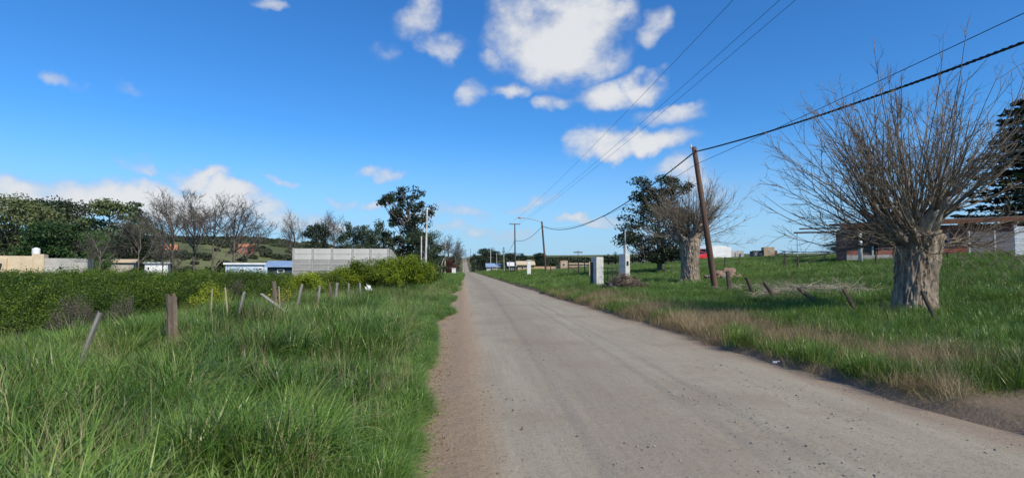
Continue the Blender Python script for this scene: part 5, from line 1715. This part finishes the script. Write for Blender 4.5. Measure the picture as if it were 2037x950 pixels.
# front wall in pieces round a doorway and a window
fw = lx(1728) - lx(1701)
obj('wall', NB().box((lx(1701) + fw / 2, 0.1, zt / 2), (fw, 0.2, zt)).box(((lx(1756) + lx(1860)) / 2, 0.1, zt / 2), (lx(1860) - lx(1756), 0.2, zt)).box(((lx(1728) + lx(1756)) / 2, 0.1, (zt + 2.05) / 2), (lx(1756) - lx(1728), 0.2, zt - 2.05))
    .box(((lx(1860) + lx(1876)) / 2, 0.1, 0.45), (lx(1876) - lx(1860), 0.2, 0.9)).box(((lx(1860) + lx(1876)) / 2, 0.1, (zt + 2.05) / 2), (lx(1876) - lx(1860), 0.2, zt - 2.05)).box(((lx(1876) + lx(1990)) / 2, 0.1, zt / 2), (lx(1990) - lx(1876), 0.2, zt))
    .box((lx(1701) + 0.1, 2.6, zt / 2), (0.2, 4.8, zt)).box((lx(1990) - 0.1, 2.6, zt / 2), (0.2, 4.8, zt)).box(((lx(1701) + lx(1990)) / 2, 5.1, zt / 2), (lx(1990) - lx(1701), 0.2, zt)).mesh('wall', BRICK), r)
obj('plinth', NB().box(((lx(1701) + lx(1926)) / 2, -0.03, 0.14), (lx(1926) - lx(1701) + 0.1, 0.24, 0.42)).mesh('plinth', CONC), r)
dr_ = obj('door', NB().box((0, 0, 0), (lx(1744) - lx(1728), 0.06, 2.0)).mesh('door', ROOFDARK), r, ((lx(1728) + lx(1744)) / 2, 0.12, 1.03))
obj('door_frame', NB().box((0, 0, 0), (0.14, 0.16, 2.04)).mesh('door_frame', GALV), r, (lx(1747), 0.08, 1.02))
win(r, 'window', ((lx(1860) + lx(1876)) / 2, 0.1, 1.475), lx(1876) - lx(1860) - 0.02, 1.1)
roofV = [(lx(1690), -0.9, zt + 0.003), (lx(2100), -0.9, zt + 0.35), (lx(2100), 5.6, zt + 0.9), (lx(1690), 5.6, zt + 0.55)]
roofV = roofV + [(a, b, c + 0.16) for a, b, c in roofV]
rf = obj('roof', NB().add(roofV, [[0, 3, 2, 1], [4, 5, 6, 7], [0, 1, 5, 4], [1, 2, 6, 5], [2, 3, 7, 6], [3, 0, 4, 7]]).mesh('roof', ROOFDARK), r)
obj('fascia', NB().add([(lx(1688), -0.96, zt - 0.12), (lx(2100), -0.96, zt + 0.2), (lx(2100), -0.96, zt + 0.55), (lx(1688), -0.96, zt + 0.2), (lx(1688), -0.90, zt - 0.12), (lx(2100), -0.90, zt + 0.2), (lx(2100), -0.90, zt + 0.55), (lx(1688), -0.90, zt + 0.2)],
                       [[0, 1, 2, 3], [4, 7, 6, 5], [0, 3, 7, 4], [1, 5, 6, 2], [3, 2, 6, 7], [0, 4, 5, 1]]).mesh('fascia', surf('rusty_fascia', (0.12, 0.05, 0.025, 1), (0.2, 0.09, 0.045, 1), 2, 0.8, 0.2)), rf)
# porch: round pale post and long beams running out to the left
pz = zrow(528, D - 4) - z0
hp_ = zrow(458, D - 4) - z0
obj('porch_post', NB().tubes(np.array([[0, 0, -0.5], [0, 0, hp_ * 0.5], [0, 0, hp_]]), np.array([0.16, 0.15, 0.14]), 12).mesh('porch_post', CONC_L, True), r, (lx(1714) - 0.2, -3.5, 0))
obj('beam', NB().box((0, 0, 0), (lx(1740) - lx(1600), 0.12, 0.13)).mesh('beam', ROOFDARK), r, ((lx(1600) + lx(1740)) / 2 - 0.2, -3.5, hp_ + 0.068))
obj('beam', NB().box((0, 0, 0), (lx(1740) - lx(1612), 0.1, 0.11)).mesh('beam', ROOFDARK), r, ((lx(1612) + lx(1740)) / 2, -0.7, hp_ + 0.55))
obj('beam_prop', NB().tubes(np.array([[0, 0, -0.4], [0, 0, hp_]]), np.array([0.035, 0.03]), 8).mesh('beam_prop', GALV), r, (lx(1601), -3.5, 0))


def slab_wall(name, label, px0, px1, d, top, base, nrow, mat, rz=0.0, bays=1, postmat=None, cat='wall'):
    pmm = FPX / d
    x, y = at(px0, d)
    z0 = min(Hf(x, y), zrow(base, d)) - 0.15
    r = thing(name, label, cat, (x, y, z0), rz)
    h = zrow(top, d) - z0
    W = (px1 - px0) / pmm
    rh = h / nrow
    me = NB().box((0, 0, 0), (W / bays - 0.142, 0.06, rh - 0.02)).mesh('slab', mat)
    pme = NB().box((0, 0, 0), (0.14, 0.15, h + 0.08)).mesh('post', postmat or mat)
    for b in range(bays + 1):
        obj('post', pme, r, (b * W / bays, 0, h / 2 + 0.04))
    for b in range(bays):
        for k in range(nrow):
            obj('slab', me, r, ((b + 0.5) * W / bays, random.uniform(-.006, .006), rh * (k + 0.5)))
    return r


slab_wall('grey_slab_wall', 'grey slab wall joined to the right of the brick house', 1928, 2026, 43, 461, 517, 6, surf('shaded_blue_grey_concrete', (0.085, 0.09, 0.105, 1), (0.14, 0.145, 0.165, 1), 1.4, .9, .3), R(-8), 2, CONC)  # slab colour darkened, the shade on this wall is painted in
slab_wall('white_slab_wall', 'white slab wall at the right edge nearest the road', 2022, 2130, 37, 450, 520, 6, WHITE, R(-30), 2)

# white workshop with a red car in its gateway
D = 100.0
pm = FPX / D
x, y = at(1430, D)
z0 = Hf(x, y) - 0.3
r = thing('white_workshop', 'white workshop with a sloping roof edge behind the smaller pollarded tree', 'building', (x, y, z0))


def lx(px):
    return (px - 1430) / pm


h1 = zrow(487, D) - z0
V = []
for y_ in (0, 9):
    V += [(lx(1409), y_, 0), (lx(1456), y_, 0), (lx(1456), y_, zrow(491, D) - z0), (lx(1426), y_, h1), (lx(1409), y_, zrow(493, D) - z0)]
obj('wall', NB().add(V, [[0, 4, 9, 5], [1, 6, 7, 2], [3, 2, 7, 8], [4, 3, 8, 9]], [[0, 1, 2], [0, 2, 3], [0, 3, 4], [5, 7, 6], [5, 8, 7], [5, 9, 8]]).mesh('wall', WHITE), r)
obj('lean_to', NB().box(((lx(1378) + lx(1409)) / 2, 5.0, (zrow(496, D) - z0) / 2), (lx(1409) - lx(1378), 7.0, zrow(496, D) - z0)).mesh('lean_to', DARKGREY), r)
obj('lean_to_roof', NB().box(((lx(1376) + lx(1410)) / 2, 4.8, zrow(495, D) - z0 + 0.08), (lx(1408) - lx(1374), 8.0, 0.15)).mesh('lean_to_roof', GALV), r)
obj('side_wing', NB().box(((lx(1457) + lx(1499)) / 2, 6.0, (zrow(497, D) - z0) / 2), (lx(1499) - lx(1457), 6.0, zrow(497, D) - z0)).mesh('side_wing', RENDER), r)
for k in range(4):
    obj('frame_post', NB().box((0, 0, 0), (0.12, 0.12, zrow(497, D) - z0)).mesh('frame_post', GALV), r, (lx(1460) + k * 1.05, 2.6, (zrow(497, D) - z0) / 2))

# red car parked end-on
x, y = at(1391, 92)
r = thing('red_car', 'red car parked in front of the white workshop', 'car', (x, y, Hf(x, y)), R(20))
L_, W_ = 3.9, 1.66
prof = [(-1.95, 0.32), (-1.95, 0.78), (-1.86, 0.92), (-1.55, 1.0), (-1.15, 1.38), (-0.4, 1.46), (0.3, 1.42), (0.95, 0.98), (1.7, 0.86), (1.93, 0.66), (1.93, 0.34)]
V, Q = [], []
for sy, ins in ((-1, 1.0), (1, 1.0)):
    for (px_, pz_) in prof:
        w_ = W_ / 2 * (1.0 if pz_ < 1.0 else 0.82)
        V.append((px_, sy * w_, pz_))
n_ = len(prof)
Q = [[k, k + n_, (k + 1) % n_ + n_, (k + 1) % n_] for k in range(n_)]
T_ = [[0, k + 1, k] for k in range(1, n_ - 1)] + [[n_, n_ + k, n_ + k + 1] for k in range(1, n_ - 1)]
obj('body', NB().add(V, Q, T_).mesh('body', CARRED), r)
obj('rear_window', NB().add([(-1.53, -0.6, 1.05), (-1.53, 0.6, 1.05), (-1.19, 0.55, 1.36), (-1.19, -0.55, 1.36)], [[0, 3, 2, 1]]).mesh('rear_window', GLASS), r, (-0.02, 0, 0.015))
obj('windscreen', NB().add([(0.90, -0.62, 1.02), (0.90, 0.62, 1.02), (0.36, 0.56, 1.39), (0.36, -0.56, 1.39)], [[0, 1, 2, 3]]).mesh('windscreen', GLASS), r, (0.02, 0, 0.015))
for s in (-1, 1):
    obj('side_window', NB().add([(-1.3, s * 0.79, 1.04), (0.75, s * 0.79, 1.04), (0.25, s * 0.70, 1.36), (-1.0, s * 0.70, 1.36)], [[0, 1, 2, 3]]).mesh('side_window', GLASS), r, (0, s * 0.02, 0))
    obj('tail_light', NB().box((-1.94, s * 0.68, 0.82), (0.05, 0.18, 0.2)).mesh('tail_light', ROOFORANGE), r)
    obj('headlight', NB().box((1.9, s * 0.62, 0.70), (0.08, 0.3, 0.14)).mesh('headlight', LAMPLENS), r)
    for xx in (-1.2, 1.22):
        w = obj('wheel', NB().tubes(np.array([[0, -0.1, 0], [0, 0.1, 0]]), np.array([0.30, 0.30]), 18).mesh('wheel', RUBBER), r, (xx, s * 0.76, 0.30))
        obj('rim', NB().tubes(np.array([[0, -0.02, 0], [0, 0.02, 0]]), np.array([0.19, 0.19]), 14).mesh('rim', GALV), w, (0, s * 0.1, 0))

simple_house('grey_building', 'low dark grey building with a tan tower on the right field horizon', 1499, 1546, 122, 498, 524, DARKGREY, None, 'none', [(1504, 1508, 503, 507), (1512, 1516, 503, 507)], None, 6, cat='building')
simple_house('tan_tower', 'short tan tower standing on the dark grey building', 1520, 1541, 121, 491, 512, TAN, None, 'none', [(1528, 1532, 497, 501)], None, 4, cat='tower')
simple_house('far_cottage', 'small far cottage seen right of the firs by the gate', 1276, 1306, 135, 512, 526, RENDER, GALV, 'gable', [(1283, 1287, 515, 520), (1295, 1299, 515, 520)], None, 5, rtop=505)
simple_house('far_cottage', 'small white far cottage half hidden by the dark eucalyptus', 1326, 1352, 110, 508, 526, WHITE, GALV, 'flat', [(1333, 1339, 513, 518)], None, 5)
simple_house('tan_house', 'tan block house with a gabled roof right of the crossarm pole', 1030, 1062, 112, 527, 541, TAN, PLASTER, 'gable', [(1036, 1042, 530, 535)], None, 6, rtop=520, cat='house')
simple_house('tan_wall', 'long low tan block wall behind the lamp pole', 1062, 1118, 114, 529.5, 541, TAN, None, 'none', (), None, 0.3, cat='wall')
simple_house('tan_tower', 'tan square tower at the right end of the low tan wall', 1115, 1129, 113, 518, 541, TAN, None, 'none', [(1119, 1124, 523, 529)], None, 2, cat='tower')
simple_house('tan_wall', 'tan wall between the tan tower and the left gate pillar', 1131, 1178, 118, 525, 540, TAN, PLASTER, 'flat', [(1158, 1166, 528, 534)], None, 0.6, cat='wall')
simple_house('far_house', 'small far house with a pale blue roof among the far poles', 968, 996, 190, 531, 541, RENDER, ROOFBLUE, 'gable', [(976, 980, 533, 538)], None, 6, rtop=524)
simple_house('far_house', 'low grey far house with a pale roof beside the tan one', 1012, 1029, 125, 529, 541, DARKGREY, WHITE, 'shed', [(1017, 1021, 532, 537)], None, 5, rtop=522)
x, y = at(1052, 80)
z0 = Hf(x, y)
r = thing('white_pillar', 'short white pillar with a yellowish cap in the right verge', 'pillar', (x, y, z0))
h = zrow(518.5, 80) - z0
obj('shaft', NB().box((0, 0, h / 2), (0.52, 0.5, h)).mesh('shaft', WHITE), r)
obj('cap', NB().box((0, 0, h + 0.06), (0.62, 0.6, 0.12)).mesh('cap', PLASTER), r)

# ------------------------------------------------------------------ heaps
rg = np.random.default_rng(77)


def heap(name, label, cat, px, d, w, h, n, L, r0, mat, seed, base=True, flat=0.35, group=None, dep=None):
    """a pile of dead branches lying over each other"""
    rg = np.random.default_rng(seed)
    x, y = at(px, d)
    r = thing(name, label, cat, (x, y, Hf(x, y)), 0, group)
    dep = dep or w
    a = rg.uniform(0, 6.28, n)
    rr = np.sqrt(rg.uniform(0, 1, n))
    c = np.stack([np.cos(a) * rr * w / 2, np.sin(a) * rr * dep / 2, 0 * a], 1)
    c[:, 2] = h * (1 - rr ** 1.5) * rg.uniform(0.1, 1, n) + 0.04
    c[:, 2] += H(x + c[:, 0], y + c[:, 1]) - Hf(x, y)
    az_ = rg.uniform(0, 6.28, n)
    e = rg.normal(0, flat, n)
    dd = np.stack([np.cos(az_) * np.cos(e), np.sin(az_) * np.cos(e), np.abs(np.sin(e))], 1)
    Ls = rg.uniform(*L, n)
    s_ = np.linspace(-0.5, 0.5, 6)[None, :, None]
    P = c[:, None] + dd[:, None] * Ls[:, None, None] * s_ + rg.normal(0, 0.03, (n, 6, 3)) * Ls[:, None, None]
    nb = NB().tubes(P, taper(n, 6, rg.uniform(0.5, 1.3, n) * r0, r0 * 0.35), 5)
    obj('branches', nb.mesh('branches', mat, True), r)['kind'] = 'stuff'
    tw_, _, _ = grow(P, 4, (L[0] * 0.3, L[1] * 0.4), (0.4, 1.0), 4, 0.05, 0.15, 0.1, 1.0, rg)
    obj('twigs', NB().tubes(tw_, taper(len(tw_), 4, r0 * 0.35, r0 * 0.12), 4, caps=False).mesh('twigs', mat, True), r)['kind'] = 'stuff'
    if base:
        o = obj('soil', blob(NB(), (0, 0, h * 0.1), (w * 0.36, dep * 0.34, h * 0.45), rg, 30, 16, 0.45).mesh('soil', DEBRIS, True), r)
    return r


heap('branch_heap', 'brown heap of roots and branches beside the right road edge', 'brush heap', 1240, 31.5, 2.2, 0.95, 420, (0.3, 1.2), 0.026, DEBRIS, 81)
heap('brushwood', 'pale cut branches spread on the grass left of the big tree', 'brushwood', 1612, 21.5, 4.2, 0.45, 150, (0.5, 2.0), 0.014, PALEBR, 82, base=False, dep=3.4, flat=0.2)
heap('brushwood', 'sparse pale branches lying between the leaning posts', 'brushwood', 1490, 25.5, 3.0, 0.35, 36, (0.6, 1.8), 0.018, PALEBR, 83, base=False, dep=2.5, flat=0.15)
x, y = at(1442, 38)
r = thing('earth_mound', 'pinkish mound of earth and rubble behind the leaning pole', 'mound', (x, y, Hf(x, y)))
obj('soil', blob(NB(), (0, 0, 0.0), (0.75, 0.6, 0.5), rg, 40, 22, 0.35).mesh('soil', SOIL, True), r)
for k in range(9):
    s = rg.uniform(0.12, 0.26)
    obj('rubble', blob(NB(), (0, 0, 0), (s, s * 0.8, s * 0.6), rg, 9, 6, 0.5).mesh('rubble', SOIL), r, (rg.uniform(-1.9, 1.3), rg.uniform(-1.1, -0.5), 0.08 + Hf(x, y - 0.8) - Hf(x, y)))
# scrap of litter on the road edge
x, y = at(1541, 9.9)
o = obj('litter', blob(NB(), (0, 0, 0), (0.07, 0.04, 0.03), rg, 12, 8, 0.6).mesh('litter', BAG, True), None, (x, y, float(road_top(x, y)) + 0.03))
tag(o, 'small crumpled white scrap of litter on the right road edge', 'litter')
